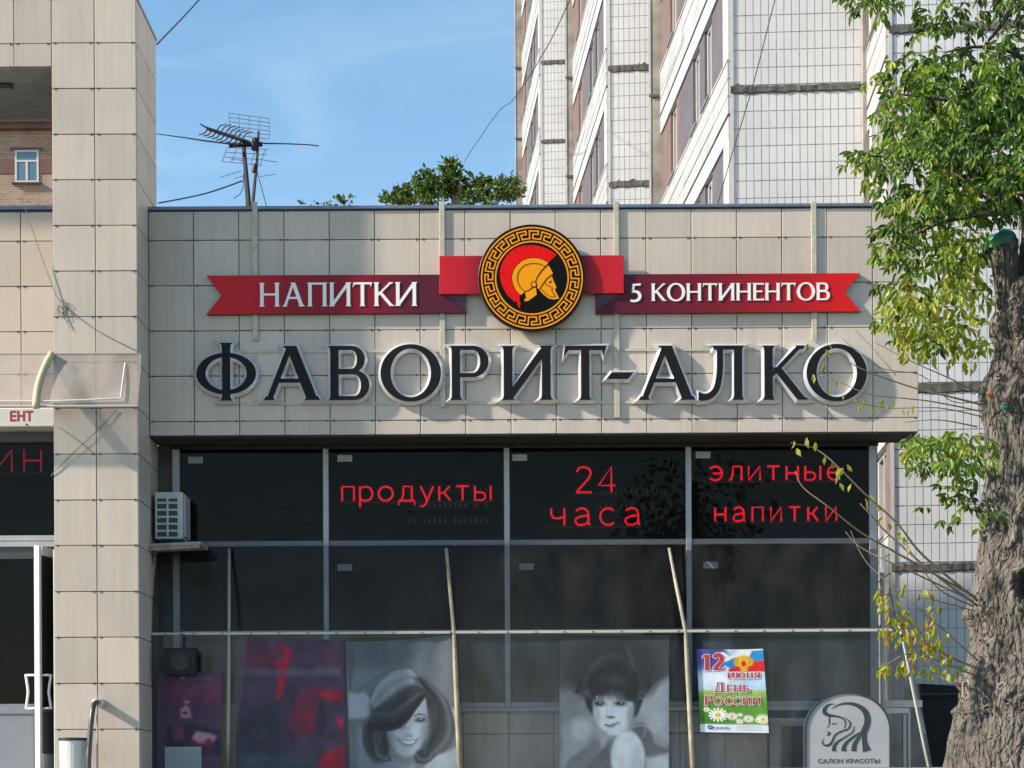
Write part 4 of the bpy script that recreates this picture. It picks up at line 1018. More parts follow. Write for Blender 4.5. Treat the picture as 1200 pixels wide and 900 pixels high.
cv.poly(q(270,920, 280,830, 360,740, 430,680, 460,640, 420,760, 430,920), G(.30), 4)
cv.poly(q(560,600, 640,570, 700,640, 715,700, 812,740, 812,810, 720,850, 650,870, 620,700), G(.32), 4)
cv.poly(q(655,790, 812,760, 812,860, 660,880), G(.60), 6)
cv.poly(q(305,420, 330,390, 440,380, 570,410, 580,470, 570,560, 520,620, 470,650, 410,650, 350,600, 310,520), G(.60), 3)
cv.ell(*e2(420, 470, 60, 60), G(.66), 1.0, op=.7); cv.ell(*e2(520, 520, 50, 60), G(.52), 1.0, op=.6)
cv.poly(q(345,590, 365,700, 372,720, 400,680, 430,655), G(.52), 2)
cv.ell(*e2(540, 790, 110, 170), G(.66), .14); cv.ell(*e2(510, 730, 70, 90), G(.71), 1.0, op=.7); cv.ell(*e2(600, 850, 50, 110), G(.58), 1.0, op=.6)
cv.poly(q(190,380, 250,250, 640,250, 700,330, 640,420, 600,520, 575,540, 580,440, 470,430, 445,395, 300,400, 305,520, 270,470, 250,400), G(.10), 3)
cv.ell(*e2(440, 330, 190, 70), G(.13), .4); cv.ell(*e2(470, 300, 130, 32), G(.30), 1.3, op=.6)
cv.sweep(q(300,440, 230,330, 250,180, 400,70, 560,80), q(330,420, 300,360, 340,300, 420,260, 500,250), 60, [(0,.20), (.15,.14), (.5,.22), (.8,.10), (1,.12)], 1.5, .4, 11)
cv.sweep(q(580,520, 640,400, 690,260, 620,120, 480,70), q(575,440, 570,400, 560,340, 500,290, 450,260), 60, [(0,.20), (.12,.15), (.5,.22), (.8,.10), (1,.12)], 1.5, .4, 12)
cv.sweep(q(350,250, 330,330, 320,400, 318,450), q(590,250, 600,330, 590,400, 575,450), 50, [(0,.10), (.5,.20), (1,.09)], 1.6, .5, 13)
cv.sweep(q(620,330, 680,360, 740,330), q(600,420, 680,430, 720,400), 16, [(0,.2), (1,.5)], 1.0, .5, 14); cv.sweep(q(190,330, 240,360, 290,330), q(230,420, 260,420, 300,400), 12, [(0,.2), (1,.35)], 1.0, .5, 15)
cv.poly(q(318,452, 330,435, 440,428, 570,440, 578,470, 560,560, 520,612, 470,645, 415,648, 355,600, 320,520), G(.66), 2); cv.ell(*e2(440, 500, 90, 90), G(.73), 1.2, op=.7); cv.ell(*e2(560, 520, 26, 80), G(.42), 1.2, 8, .7); cv.ell(*e2(335, 520, 20, 80), G(.5), 1.2, -8, .6)
cv.ell(*e2(350, 448, 42, 22), G(.30), 1.1, op=.7); cv.ell(*e2(490, 446, 44, 22), G(.30), 1.1, op=.7)
cv.ell(*e2(350, 450, 30, 12), G(.12), .6); cv.ell(*e2(355, 447, 5, 5), G(.8), .8); cv.ell(*e2(490, 449, 31, 11), G(.12), .6); cv.ell(*e2(495, 446, 5, 5), G(.8), .8)
pass
cv.line(q(400,440, 398,500, 405,525), 1.1, G(.48), 1, .6); cv.ell(*e2(425, 535, 28, 8), G(.28), .8); cv.ell(*e2(420, 515, 16, 14), G(.70), 1, op=.7)
cv.line(q(385,580, 420,588, 460,575, 480,572), 1.4, G(.2), .9, .85); cv.ell(*e2(425, 590, 30, 9), G(.38), .9, op=.8)
for i in range(12): cv.line(q(290+i*12,780+((i*37)%40), 310+i*10,820+((i*17)%30), 300+i*14,880), 1.0, G(.48 if i%2 else .24), 1, .5)
for i in range(7): cv.line(q(140+i*18,860-i*16, 220+i*14,800-i*10, 300+i*4,760-i*6), 1.0, G(.46 if i%2 else .25), 1, .5)
cv.line(q(515,70, 560,160, 572,225), 1, G(.5), .8, .6, True); cv.line(q(350,290, 400,250, 425,232), 1, G(.38), .8, .5, True)
cv.line(q(470,620, 560,600, 650,590, 640,660), 1.5, G(.60), 1, .6); cv.blur(1); cv.noise(.06, 3, 9).noise(.05, 4, 1)
bn2 = thing('banner', 'black and white banner of a short-haired woman with a fringe and bare shoulder', 'banner', tuple(W(720, 905, YQ)), 'printed banners hung along the lean-to')
cv.a *= .98
cv.sheet('printed_sheet', [(655.5, 743), (784, 744), (784, 912), (655.5, 912)], YG-.010, PRINT, bn2, .006)
MB().box(W(654, 742, YQ).x, W(752, 742, YQ).x, YQ-.008, YQ+.01, W(470, 744, YQ).z-.008, W(470, 744, YQ).z+.014).build('hanging_bar', ALU, bn2)
# --- dark red abstract banner
k_ = 1/5.63
def q(*a): return [((x-50)*k_, (y-35)*k_) for x, y in zip(a[::2], a[1::2])]
cv = Canvas(131, 160, (.215, .17, .235))
cv.poly(q(50,40, 380,90, 400,220, 50,240), (.30, .12, .19), 10, .8); cv.poly(q(550,120, 750,60, 765,230, 550,230), (.27, .16, .22), 6, .9)
cv.poly(q(300,180, 370,170, 375,110, 340,60, 420,90, 435,160, 400,210, 385,330, 345,430, 315,430, 330,330, 320,250), (.50, .07, .17), 3)
cv.poly(q(420,450, 560,340, 760,360, 770,440, 660,440, 600,420, 560,640, 400,690, 380,560), (.36, .10, .16), 10, .7)
cv.poly(q(560,360, 760,370, 765,445, 640,420), (.52, .07, .17), 4, .8); cv.poly(q(715,530, 770,560, 765,620, 745,600), (.58, .07, .18), 3)
cv.poly(q(590,830, 640,770, 770,720, 775,940, 590,940), (.50, .07, .15), 5); cv.poly(q(600,450, 640,430, 660,600, 600,680), (.15, .12, .16), 4, .8)
cv.poly(q(520,500, 560,480, 580,640, 530,640), (.42, .08, .15), 5, .8); cv.ell(*[v*k_ for v in (160, 640, 200, 200)], (.13, .14, .18), .8, op=.8)
cv.poly(q(50,780, 590,790, 590,940, 50,940), (.21, .23, .27), 8, .8); cv.poly(q(50,245, 760,215, 760,270, 50,290), (.33, .31, .36), 4, .55)
cv.blur(2); cv.a *= 1.22; cv.noise(.18, 6, 11).noise(.06, 7, 3)
bn3 = thing('banner', 'dark banner with blurred crimson shapes left of the smiling woman', 'banner', tuple(W(340, 905, YQ)), 'printed banners hung along the lean-to')
cv.sheet('printed_sheet', [(276, 745), (403.5, 749), (406, 912), (277, 912)], YG-.008, PRINT, bn3, .02)
# --- dark banner of a woman with plum hair
k_ = 1/5.63
def q(*a): return [((x-60)*k_, (y-280)*k_) for x, y in zip(a[::2], a[1::2])]
def e2(cx, cy, rx, ry): return ((cx-60)*k_, (cy-280)*k_, rx*k_, ry*k_)
cv = Canvas(78, 114, (.19, .18, .215))
cv.ell(*e2(320, 430, 180, 160), (.17, .13, .19), .5); cv.ell(*e2(250, 390, 110, 70), (.27, .12, .20), .9, -20, .8); cv.ell(*e2(430, 390, 60, 90), (.34, .17, .25), 1.0, 10, .8)
cv.poly(q(120,600, 300,590, 480,640, 500,780, 120,780), (.11, .11, .15), 5); cv.poly(q(150,610, 230,590, 240,690, 180,700), (.32, .18, .25), 4, .7)
cv.poly(q(215,500, 280,490, 290,560, 215,560), (.42, .38, .38), 3); cv.ell(*e2(245, 530, 18, 9), (.20, .13, .15), .5); cv.ell(*e2(250, 490, 10, 8), (.45, .42, .42), .9); cv.ell(*e2(232, 320, 18, 10), (.40, .38, .40), .8)
cv.poly(q(240,450, 280,460, 270,475, 240,470), (.45, .42, .44), 2); cv.poly(q(290,680, 320,640, 400,645, 465,665, 440,700, 380,720, 330,710), (.44, .40, .38), 3)
cv.poly(q(380,690, 420,680, 425,720, 390,720), (.34, .12, .17), 2); cv.strands(44, 26, 30, (20, 14), 26, 30, 14, (.36, .16, .24), (.12, .09, .14), 1, .35, 12); cv.poly(q(240,710, 430,700, 430,755, 240,755), (.28, .09, .15), 4, .6)
cv.sweep(q(170,430, 200,330, 330,300, 430,330), q(260,470, 300,400, 380,370, 480,420), 30, [(0,.3),(.5,.18),(1,.28)], 1.2, .25, 40); cv.blur(1); cv.a *= np.array([1.6, 1.3, 1.45]); cv.noise(.10, 8, 8)
bn4 = thing('banner', 'dim banner of a woman with plum coloured hair at the far left', 'banner', tuple(W(222, 905, YQ)), 'printed banners hung along the lean-to')
cv.sheet('printed_sheet', [(184, 786), (261, 786), (260, 912), (184, 912)], YG-.008, PRINT, bn4, .006)
sp = thing('loudspeaker', 'black box loudspeaker hanging above the plum-haired banner at the far left', 'loudspeaker', tuple(W(209, 775, .35)))
A, B = W(192, 791, -.16), W(229, 759, -.16)
bevel(MB().box(A.x, B.x, -.16, .04, A.z, B.z).build('cabinet', mat('speaker_black', (.012, .012, .013), .7), sp), .015, 2)
MB().tube([((A.x+B.x)/2, -.164, (A.z+B.z)/2), ((A.x+B.x)/2, -.158, (A.z+B.z)/2)], .12, 20).build('cone', mat('speaker_cone', (.02, .02, .02), .5), sp)
MB().box((A.x+B.x)/2-.02, (A.x+B.x)/2+.02, -.0, .04, B.z, zg2).build('hanger', CLIPM, sp)
bx = thing('pale_box', 'pale blue-grey panel standing at the foot of the plum-haired banner', 'box', tuple(W(213, 905, .12)))
A, B = W(193, 925, YG-.03), W(236, 875, YG-.03); bevel(MB().box(A.x, B.x, YG-.028, YG-.014, A.z, B.z).build('panel', mat('box_pale', (.30, .34, .36), .5, noise=.1, nscale=3), bx), .004)
MB().box(A.x+.02, B.x-.02, YG-.0305, YG-.0285, B.z-.05, B.z-.04).build('edge_strip', ALU, bx)

# --- the 12 June poster
PY = YG-.012
pst = thing('holiday_poster', 'colourful poster for the twelfth of June with daisies and a tricolour flag', 'poster', tuple(W(858, 858, PY)))
k_ = 1/7.2; w_, h_ = 84, 100
def q(*a): return [((x-118)*1.5*k_, (y-110)*1.5*k_) for x, y in zip(a[::2], a[1::2])]
def e3(cx, cy, rx, ry): return ((cx-118)*1.5*k_, (cy-110)*1.5*k_, rx*1.5*k_, ry*1.5*k_)
cv = Canvas(119, 148, (.78, .86, .92))
cv.poly(q(60,60, 330,60, 390,160, 330,280, 200,300, 60,300), (.27, .30, .58), 10); cv.ell(*e3(140, 320, 150, 60), (.55, .62, .80), 1.2, op=.7); cv.ell(*e3(260, 350, 160, 60), (.90, .93, .97), .9, op=.9); cv.ell(*e3(600, 400, 120, 60), (.70, .82, .93), 1, op=.8)
cv.poly(q(60,460, 720,460, 720,760, 60,760), (.62, .74, .35), 5); cv.poly(q(60,500, 720,520, 720,760, 60,760), (.38, .60, .20), 14); cv.ell(*e3(200, 700, 200, 60), (.22, .45, .12), 1.2, op=.7)
cv.poly(q(280,140, 340,130, 400,170, 460,120, 600,110, 690,110, 690,200, 580,200, 470,190, 400,220, 340,220), (.93, .93, .94), 2)
cv.poly(q(590,125, 690,115, 690,205, 600,212, 560,180), (.16, .55, .80), 2); cv.poly(q(340,225, 440,180, 450,250, 400,280, 360,250), (.20, .52, .82), 2)
cv.poly(q(380,280, 450,255, 590,212, 690,205, 690,300, 380,300), (.84, .14, .14), 2)
cv.noise(.06, 11, 7)
for cx, cy, r in ((175, 624, 28), (270, 668, 75), (388, 680, 44), (455, 668, 22), (448, 722, 30), (524, 700, 42), (645, 702, 55), (600, 712, 22)):
    for j in range(14):
        a = j*math.pi/7+cx; cv.line([((cx-118)*1.5*k_, (cy-110)*1.5*k_), ((cx-118+math.cos(a)*r)*1.5*k_, (cy-110+math.sin(a)*r*.72)*1.5*k_)], r*.045, (.95, .95, .93), .8)
    cv.ell(*e3(cx, cy+2, r*.32, r*.26), (.92, .70, .10), .5)
# gold double eagle shield
cv.ell(*e3(512, 225, 50, 62), (.90, .66, .14), .4); cv.ell(*e3(462, 215, 34, 42), (.93, .74, .20), .4, 20); cv.ell(*e3(562, 212, 34, 42), (.93, .74, .20), .4, -20)
cv.ell(*e3(490, 182, 14, 14), (.9, .7, .2), .5); cv.ell(*e3(535, 182, 14, 14), (.9, .7, .2), .5); cv.ell(*e3(512, 232, 20, 24), (.80, .16, .12), .4); cv.ell(*e3(512, 286, 30, 12), (.92, .7, .2), .5)
for a in range(6): cv.line(q(440+a*6,180, 430+a*8,250), .8, (.65, .42, .05), .6, .5); cv.line(q(585-a*6,180, 592-a*8,250), .8, (.65, .42, .05), .6, .5)
cv.poly(q(100,748, 740,752, 740,830, 100,812), (.90, .92, .94), 1.5)
cv.ell(*e3(200, 776, 26, 18), (.18, .28, .55), .4); cv.line(q(180,782, 215,768), 1.2, (.9, .92, .95), .6)
for j in range(4): cv.line(q(420,762+j*11, 630,764+j*11), .9, (.60, .64, .72), .6, .75)
cv.a *= .96
cv.sheet('printed_sheet', [(816.3, 760.5), (894.3, 760.3), (901, 859), (821, 858)], PY, PRINT, pst, .006)
def pp(x, y, Y=PY-.004): return W(800+x/7.2, 745+y/7.2, Y)
PRED = mat('poster_red', (.50, .03, .05), .5); PWH = mat('poster_white', (.85, .85, .85), .5); PBL = mat('poster_blue', (.10, .14, .35), .5)
def ptext(text, x0, x1, yt, yb, w=.2, t=.11, smallcaps=False, bt=False):
    A, B = pp(x0, yb), pp(x1, yt)
    for i, ops in enumerate(word_ops(text, A.x, B.x, A.z, B.z, w, t, .05, .09, smallcaps)):
        vs, fs = flat(ops); mb = MB().add([(x, PY-.008, z) for x, z in vs], fs); mb.build('letter', PRED, pst)
        ol = MB()
        for lp in rim(vs, fs):
            of = offset_loop(vs, lp, .006, 1.5); n = len(lp)
            ol.add([(p.x, PY-.0072, p.y) for p in of]+[(vs[i_][0], PY-.0072, vs[i_][1]) for i_ in lp], [(n+i_, n+(i_+1)%n, (i_+1)%n, i_) for i_ in range(n)])
        ol.build('letter_outline', PWH, pst)
ptext('12', 165, 355, 158, 293, .26, .14)
ptext('ИЮНЯ', 375, 655, 308, 360, .22, .12)
ptext('ДЕНЬ', 262, 562, 392, 478, .2, .11, True)
ptext('РОССИИ', 182, 660, 500, 586, .2, .11, True)
A = pp(232, 786); B = pp(388, 768)
text_letters('LARINE', PBL, pst, A.x, B.x, A.z, B.z, PY-.0085, bold=.02, depth=.0005)

# ============================================================ arched salon sign
YS = -.55
ss = thing('salon_sign', 'grey arched sign with a black line drawing of a long-haired woman', 'sign', tuple(W(993, 930, YS)))
def sx_(pts): return [(lambda p: (p.x, p.z))(W(940+x/9, 800+y/9, YS)) for x, y in pts]
def arch(x0, x1, ytop, ybot, ysh):
    cx = (x0+x1)/2; r = (x1-x0)/2; L = [(x0, ybot), (x0, ysh)]
    L += [(cx+r*math.cos(math.pi-math.pi*i/32), ysh-(ysh-ytop)*math.sin(math.pi*i/32)) for i in range(1, 32)]+[(x1, ysh), (x1, ybot)]
    return L
mb = slab([('+', sx_(arch(27, 942, 92, 1400, 500))), ('-', sx_(arch(48, 918, 118, 1380, 500)))], YS-.012, YS+.14)
bevel(mb.build('rim', mat('salon_rim', (.035, .045, .045), .4), ss), .004)
slab([('+', sx_(arch(48, 918, 118, 1380, 500)))], YS, YS+.12).build('panel', mat('salon_grey', (.37, .37, .38), .5, noise=.05, nscale=2), ss)
MB().box(W(950, 900, YS).x, W(1036, 900, YS).x, YS+.02, YS+.1, 1.4, W(900, 955, YS).z+.02).build('post', CONC, ss)
SB = mat('salon_black', (.03, .045, .05), .5)
ops = []
def sl_(pts, ws, op='+'):
    global ops
    P = smooth_path([(x, y) for x, y in pts], 8); n = len(P); m = len(ws)-1
    wl = []
    for i in range(n): t_ = i/(n-1)*m; j = min(int(t_), m-1); wl.append(ws[j]+(ws[j+1]-ws[j])*(t_-j))
    k2 = (DIST+YS)/FPX/9
    ops += [(op, pl) for _, pl in stroke(sx_(P), [max(w*k2, .0006) for w in wl])]
sl_([(315,272),(380,235),(480,218),(580,240),(660,300),(688,380),(680,450),(650,520)], [4, 14, 24, 40, 58, 66, 64, 70])
sl_([(655,500),(655,600),(665,660),(682,722)], [55, 50, 62, 88])
sl_([(340,224),(280,232),(238,275),(240,320),(290,345),(350,352),(420,372),(452,410),(450,460),(442,480)], [3, 18, 40, 44, 30, 20, 16, 12, 8, 3])
sl_([(440,362),(490,400),(508,440),(480,490),(420,510),(350,550),(315,620),(285,655),(240,662),(212,630),(225,590)], [3, 12, 18, 16, 16, 18, 22, 26, 18, 12, 2])
sl_([(548,455),(530,520),(460,570),(380,620),(340,670),(335,722)], [3, 12, 14, 22, 36, 46])
sl_([(640,505),(560,560),(480,620),(445,670),(438,722)], [4, 26, 30, 40, 54])
sl_([(645,510),(590,590),(555,650),(542,722)], [6, 36, 46, 56])
sl_([(286,345),(284,400),(284,440),(262,475)], [6, 14, 8, 2]); sl_([(318,420),(325,435),(372,430)], [5, 12, 2])
sl_([(262,515),(285,528),(300,540)], [8, 20, 2]); sl_([(264,555),(280,545),(300,541)], [22, 18, 2])
slab(ops, YS-.004, YS-.0005).build('drawing', SB, ss)
A, B = W(940+168/9, 800+852/9, YS), W(940+815/9, 800+800/9, YS)
text_letters('САЛОН КРАСОТЫ', mat('salon_text', (.06, .075, .08), .5), ss, A.x, B.x, A.z, B.z, YS-.003, bold=.014)
# ============================================================ apartment block with stepped wings
ap = thing('apartment_block', 'tall stepped apartment block with white tiled walls and purple window piers behind the shop', 'apartment block', (6, 8, 0))
APW = mat('white_facade_tile', (.58, .58, .575), .4, noise=.07, nscale=1.3)
APG = mat('facade_mortar', (.50, .49, .47), .9, noise=.2)
APC = mat('bare_concrete', (.30, .27, .24), .9, noise=.3, nscale=3, bump=.5, bscale=12)
PUR = mat('purple_pier', (.10, .09, .105), .8, noise=.14, nscale=2)
RDP = mat('dusty_red_pier', (.15, .10, .092), .8, noise=.12, nscale=2)
WREV = mat('white_reveal', (.50, .49, .47), .5, noise=.06)
SEAM = mat('seam_mortar', (.10, .09, .08), .95, noise=.4, nscale=9)
ORB = mat('orange_wood', (.20, .10, .055), .6, noise=.2)
APGL = mat('facade_glass', (.06, .07, .085), .06)
def P2(px_, D): return Vector(((px_-600)/FPX*D+CX, D-DIST))
def loc3(N, u, n, t, d, z): return (N.x+u.x*t+n.x*d, N.y+u.y*t+n.y*d, z)
def lbox(mb, N, u, n, t0, t1, d0, d1, z0, z1, mi=0):
    mb.hexa([loc3(N,u,n,t0,d1,z0), loc3(N,u,n,t1,d1,z0), loc3(N,u,n,t1,d0,z0), loc3(N,u,n,t0,d0,z0),
             loc3(N,u,n,t0,d1,z1), loc3(N,u,n,t1,d1,z1), loc3(N,u,n,t1,d0,z1), loc3(N,u,n,t0,d0,z1)], mi)
J = lambda k: EYE+.7+2.8*k
def front_face(A, B, k0, k1, strip=True, hide=None):
    u = (B-A).normalized(); n = Vector((u.y, -u.x)); L = (B-A).length
    lbox_ = MB(); lbox(lbox_, A, u, n, 0, L, -.25, -.012, 0, J(11)+3); lbox_.build('wall', APG, ap)
    tm = MB(); cols = int(L/.1235); tw = L/cols
    for k in range(k0, k1):
        for r in range(9):
            z0_ = J(k)+.075+r*.2945
            for c_ in range(cols):
                dd = random.uniform(-.0015, .0015)
                lbox5(tm, A, u, n, c_*tw+.0045, (c_+1)*tw-.0045, dd, z0_+.005, z0_+.2945-.005)
    tm.build('facade_tile', APW, ap, kind='stuff')
    for k in range(k0, k1+1):        # ragged mortar seam between the storeys
        mb = MB(); N_ = max(8, int(L/.06)); th = random.uniform(.05, .075); vs = []; z = J(k)
        for i in range(N_+1):
            t_ = L*i/N_; a = z+th+random.uniform(-.012, .012)+(.05 if random.random() < .04 else 0); b_ = z-th+random.uniform(-.02, .012); dd = .018+random.uniform(0, .02)
            vs += [loc3(A,u,n,t_,.0,b_), loc3(A,u,n,t_,dd,b_+.012), loc3(A,u,n,t_,dd,a-.012), loc3(A,u,n,t_,.0,a)]
        fs = []
        for i in range(N_):
            for j in range(3): q0 = 4*i+j; fs.append((q0, q0+4, q0+5, q0+1))
        mb.add(vs, fs).build('seam', SEAM, ap)
    if strip:
        s_ = MB(); lbox(s_, A, u, n, -.005, .05, -.02, .022, J(k0), J(k1)); s_.build('corner_strip', WREV, ap)
def lbox5(mb, N, u, n, t0, t1, d, z0, z1):
    c = .004
    p = [loc3(N,u,n,t0,-.012,z0), loc3(N,u,n,t1,-.012,z0), loc3(N,u,n,t1,-.012,z1), loc3(N,u,n,t0,-.012,z1),
         loc3(N,u,n,t0+c,d,z0+c), loc3(N,u,n,t1-c,d,z0+c), loc3(N,u,n,t1-c,d,z1-c), loc3(N,u,n,t0+c,d,z1-c)]
    mb.add(p, [(4,5,6,7), (0,1,5,4), (1,2,6,5), (2,3,7,6), (3,0,4,7)])
WIN = {}
def side_face(N, F, k0, k1, far_pil, tmpl, far=True):
    u = (F-N).normalized(); n = Vector((-u.y, u.x)); L = (F-N).length       # n points to the left, out of the wall
    if n.x > 0: n = -n
    mb = MB(); lbox(mb, N, u, n, 0.02, L, -.3, -.22, 0, J(11)+3); mb.build('wall', APW, ap)
    for k in range(k0, k1+1):
        z = J(k)
        # spandrel: three courses of panels, with seams
        for r in range(3):
            t_ = 0.0
            for i, w_ in enumerate((1.5, 3.7, L-5.2) if L > 6 else (L,)):
                s_ = MB(); lbox(s_, N, u, n, t_+.006, t_+w_-.006, -.2, .04+random.uniform(-.004, .004), z-.40+r*.3+.011, z-.10+r*.3-.011); s_.build('spandrel_panel', mat('spandrel_tile', (.40, .40, .395), .5, noise=.12, nscale=1.5), ap); t_ += w_
        s_ = MB(); lbox(s_, N, u, n, 0, L, -.2, .01, z-.455, z-.40); s_.build('seam', SEAM, ap)
        s_ = MB(); lbox(s_, N, u, n, 0, L, -.2, .035, z-.80, z-.456); s_.build('lintel_strip', WREV, ap)
        s_ = MB(); lbox(s_, N, u, n, 0, L, -.2, .055, z+.501, z+.53); s_.build('coping', WREV, ap)
        z0_, z1_ = z+.531, z+2.0-.001
        for (a, b_, kind) in tmpl:
            b_ = min(b_, L)
            if a >= L: continue
            if kind in 'prwo':
                s_ = MB(); lbox(s_, N, u, n, a, b_, -.2, {'p': .0, 'r': .0, 'w': .03, 'o': .0}[kind], z0_, z1_)
                s_.build('pier', {'p': PUR, 'r': RDP, 'w': WREV, 'o': ORB}[kind], ap)
            else:
                f_ = MB()
                for q in ((a, a+.07, z0_, z1_), (b_-.07, b_, z0_, z1_), (a+.071, b_-.071, z0_, z0_+.07), (a+.071, b_-.071, z1_-.07, z1_), ((a+b_)/2-.03, (a+b_)/2+.03, z0_+.071, z1_-.071)):
                    lbox(f_, N, u, n, q[0], q[1], -.17, -.05, q[2], q[3])
                wo = f_.build('window', WREV, ap)
                g_ = MB(); lbox(g_, N, u, n, a+.07, b_-.07, -.15, -.12, z0_+.07, z1_-.07); g_.build('pane', APGL, wo)
                g_ = MB(); lbox(g_, N, u, n, a-.02, b_+.02, -.16, .09, z0_+.001, z0_+.03); g_.build('sill', mat('sill_tin', (.30, .30, .31), .5, .4), wo)
    if far_pil:
        w_ = far_pil; s_ = MB()
        fu = Vector((1, -.07)).normalized(); fn = Vector((fu.y, -fu.x)); A = F-fu*(w_*.92)
        for k in range(k0-1, k1+2):
            s_ = MB(); lbox(s_, A, fu, fn, 0, w_*1.0, -.5, random.uniform(0, .01), J(k)+.03, J(k+1)-.03); bevel(s_.build('pilaster', APC, ap), .015)
            s_ = MB(); lbox(s_, A, fu, fn, -.02, w_+.02, -.4, .05, J(k)-.029, J(k)+.029); s_.build('seam', SEAM, ap)
            s_ = MB(); lbox(s_, A, fu, fn, -.045, -.002, -.3, .02, J(k)+.03, J(k+1)-.03); s_.build('corner_strip', WREV, ap)
TM1 = [(0,.55,'w'), (.55,1.9,'p'), (1.9,2.75,'x'), (2.75,3.35,'p'), (3.35,4.15,'x'), (4.15,6.1,'p'), (6.1,6.35,'o'), (6.35,7.2,'x'), (7.2,9,'r')]
TM4 = [(0,.5,'r'), (.5,1.9,'x'), (1.9,2.2,'w'), (2.2,3,'r')]
front_face(P2(860.5, 34.7), P2(1014, 34.55), 2, 6)
side_face(P2(860, 34.7), P2(780, 43.2), 3, 6, .25, TM1)
front_face(P2(717, 49.5), Vector((4.2+CX, 49.3-DIST)), 4, 9)
side_face(P2(716.5, 49.5), P2(677, 58.1), 4, 9, .22, TM1)
front_face(P2(638, 72.6), Vector((3.0+CX, 72.4-DIST)), 6, 12)
side_face(P2(637.5, 72.6), P2(617, 81), 6, 11, .30, TM1)
front_face(P2(1046, 32.0), Vector((13.5+CX, 31.3-DIST)), -1, 5)
side_face(P2(1045.5, 32.0), P2(1022, 34.55), -1, 5, 0, TM4)
# brown concrete corner between the two nearest wings
for k in range(-1, 6):
    s_ = MB(); a = P2(1014, 34.5); s_.box(a.x+.003, a.x+.13, a.y-.05, a.y+.35, J(k)+.02, J(k+1)-.02); bevel(s_.build('pilaster', APC, ap), .012)
    s_ = MB(); s_.box(a.x+.001, a.x+.14, a.y-.06, a.y+.3, J(k)-.019, J(k)+.019); s_.build('seam', SEAM, ap)
    s_ = MB(); s_.box(a.x+.132, a.x+.2, a.y-.08, a.y+.3, J(k), J(k+1)-.001); s_.build('corner_strip', WREV, ap)
q = W(1113, 648, 32-DIST)
s_ = MB(); s_.box(q.x-.11, q.x+.11, q.y-.05, q.y+.1, q.z-.02, q.z+.26); s_.build('vent_hood', APC, ap)
# cores that close the volume
cb = MB(); cb.box(P2(862, 34.7).x+.3, 12+CX, 34.9-DIST, 48-DIST, 0, J(11)+3); cb.box(P2(719, 49.5).x+.35, 12+CX, 49.8-DIST, 71-DIST, 0, J(11)+3); cb.box(P2(640, 72.6).x+.35, 12+CX, 73-DIST, 90-DIST, 0, J(11)+3)
cb.box(P2(1048, 32).x+.35, 13.3+CX, 32.3-DIST, 34.8-DIST, 0, J(11)+3); cb.build('core', APG, ap)

# ============================================================ old brick building seen through the opening
DB = 90.0; kb = DB/FPX
bb = thing('brick_building', 'old yellow brick building with dark cornice seen through the opening of the wing', 'building', (-18, DB-DIST, 0))
bm_ = bpy.data.materials.new('yellow_brick'); bm_.use_nodes = True; n_ = bm_.node_tree; bs = n_.nodes['Principled BSDF']; bs.inputs['Roughness'].default_value = .9
tcn = n_.nodes.new('ShaderNodeTexCoord'); mpn = n_.nodes.new('ShaderNodeMapping'); mpn.inputs['Rotation'].default_value = (math.pi/2, 0, 0)
br = n_.nodes.new('ShaderNodeTexBrick'); br.inputs['Scale'].default_value = 1; br.inputs['Brick Width'].default_value = .27; br.inputs['Row Height'].default_value = .11; br.inputs['Mortar Size'].default_value = .012
br.inputs['Color1'].default_value = (.36, .22, .12, 1); br.inputs['Color2'].default_value = (.24, .13, .07, 1); br.inputs['Mortar'].default_value = (.38, .33, .28, 1)
n_.links.new(tcn.outputs['Object'], mpn.inputs[0]); n_.links.new(mpn.outputs[0], br.inputs['Vector'])
nz2 = n_.nodes.new('ShaderNodeTexNoise'); nz2.inputs['Scale'].default_value = .6; nz2.inputs['Detail'].default_value = 5; mxx_ = n_.nodes.new('ShaderNodeMixRGB'); mxx_.blend_type = 'MIX'; mxx_.inputs['Color2'].default_value = (.42, .36, .30, 1)
rr_ = n_.nodes.new('ShaderNodeMapRange'); rr_.inputs[1].default_value = .45; rr_.inputs[2].default_value = .75; rr_.inputs[4].default_value = .7
n_.links.new(tcn.outputs['Object'], nz2.inputs['Vector']); n_.links.new(nz2.outputs['Fac'], rr_.inputs[0]); n_.links.new(rr_.outputs[0], mxx_.inputs[0]); n_.links.new(br.outputs['Color'], mxx_.inputs['Color1']); n_.links.new(mxx_.outputs[0], bs.inputs['Base Color'])
YBk = DB-DIST
def bz(y): return W(30, y, YBk).z
def bxx(x): return W(x, 190, YBk).x
MB().box(bxx(-260), bxx(118), YBk, YBk+12, 0, bz(150)).build('wall', bm_, bb)
CRN = mat('cornice_brown', (.15, .075, .06), .8, noise=.2, nscale=1)
MB().box(bxx(-265), bxx(119), YBk-.35, YBk+.1, bz(153), bz(147)).build('cornice', CRN, bb)
MB().box(bxx(-266), bxx(120), YBk-.55, YBk+.1, bz(146.8), bz(144)).build('cornice', mat('cornice_light', (.24, .15, .13), .8), bb)
RFM = mat('roof_dark', (.035, .03, .035), .7)
MB().hexa([(bxx(-266),YBk-.7,bz(143.8)),(bxx(120),YBk-.7,bz(143.8)),(bxx(120),YBk+6,bz(110)),(bxx(-266),YBk+6,bz(110)),(bxx(-266),YBk-.7,bz(136)),(bxx(120),YBk-.7,bz(136)),(bxx(120),YBk+6,bz(104)),(bxx(-266),YBk+6,bz(104))]).build('roof', RFM, bb)
rf = MB(); x = bxx(-80)
while x < bxx(100): rf.box(x, x+.04, YBk-.75, YBk-.6, bz(135.8), bz(132)); x += .095
rf.build('snow_guard', RFM, bb, kind='stuff')
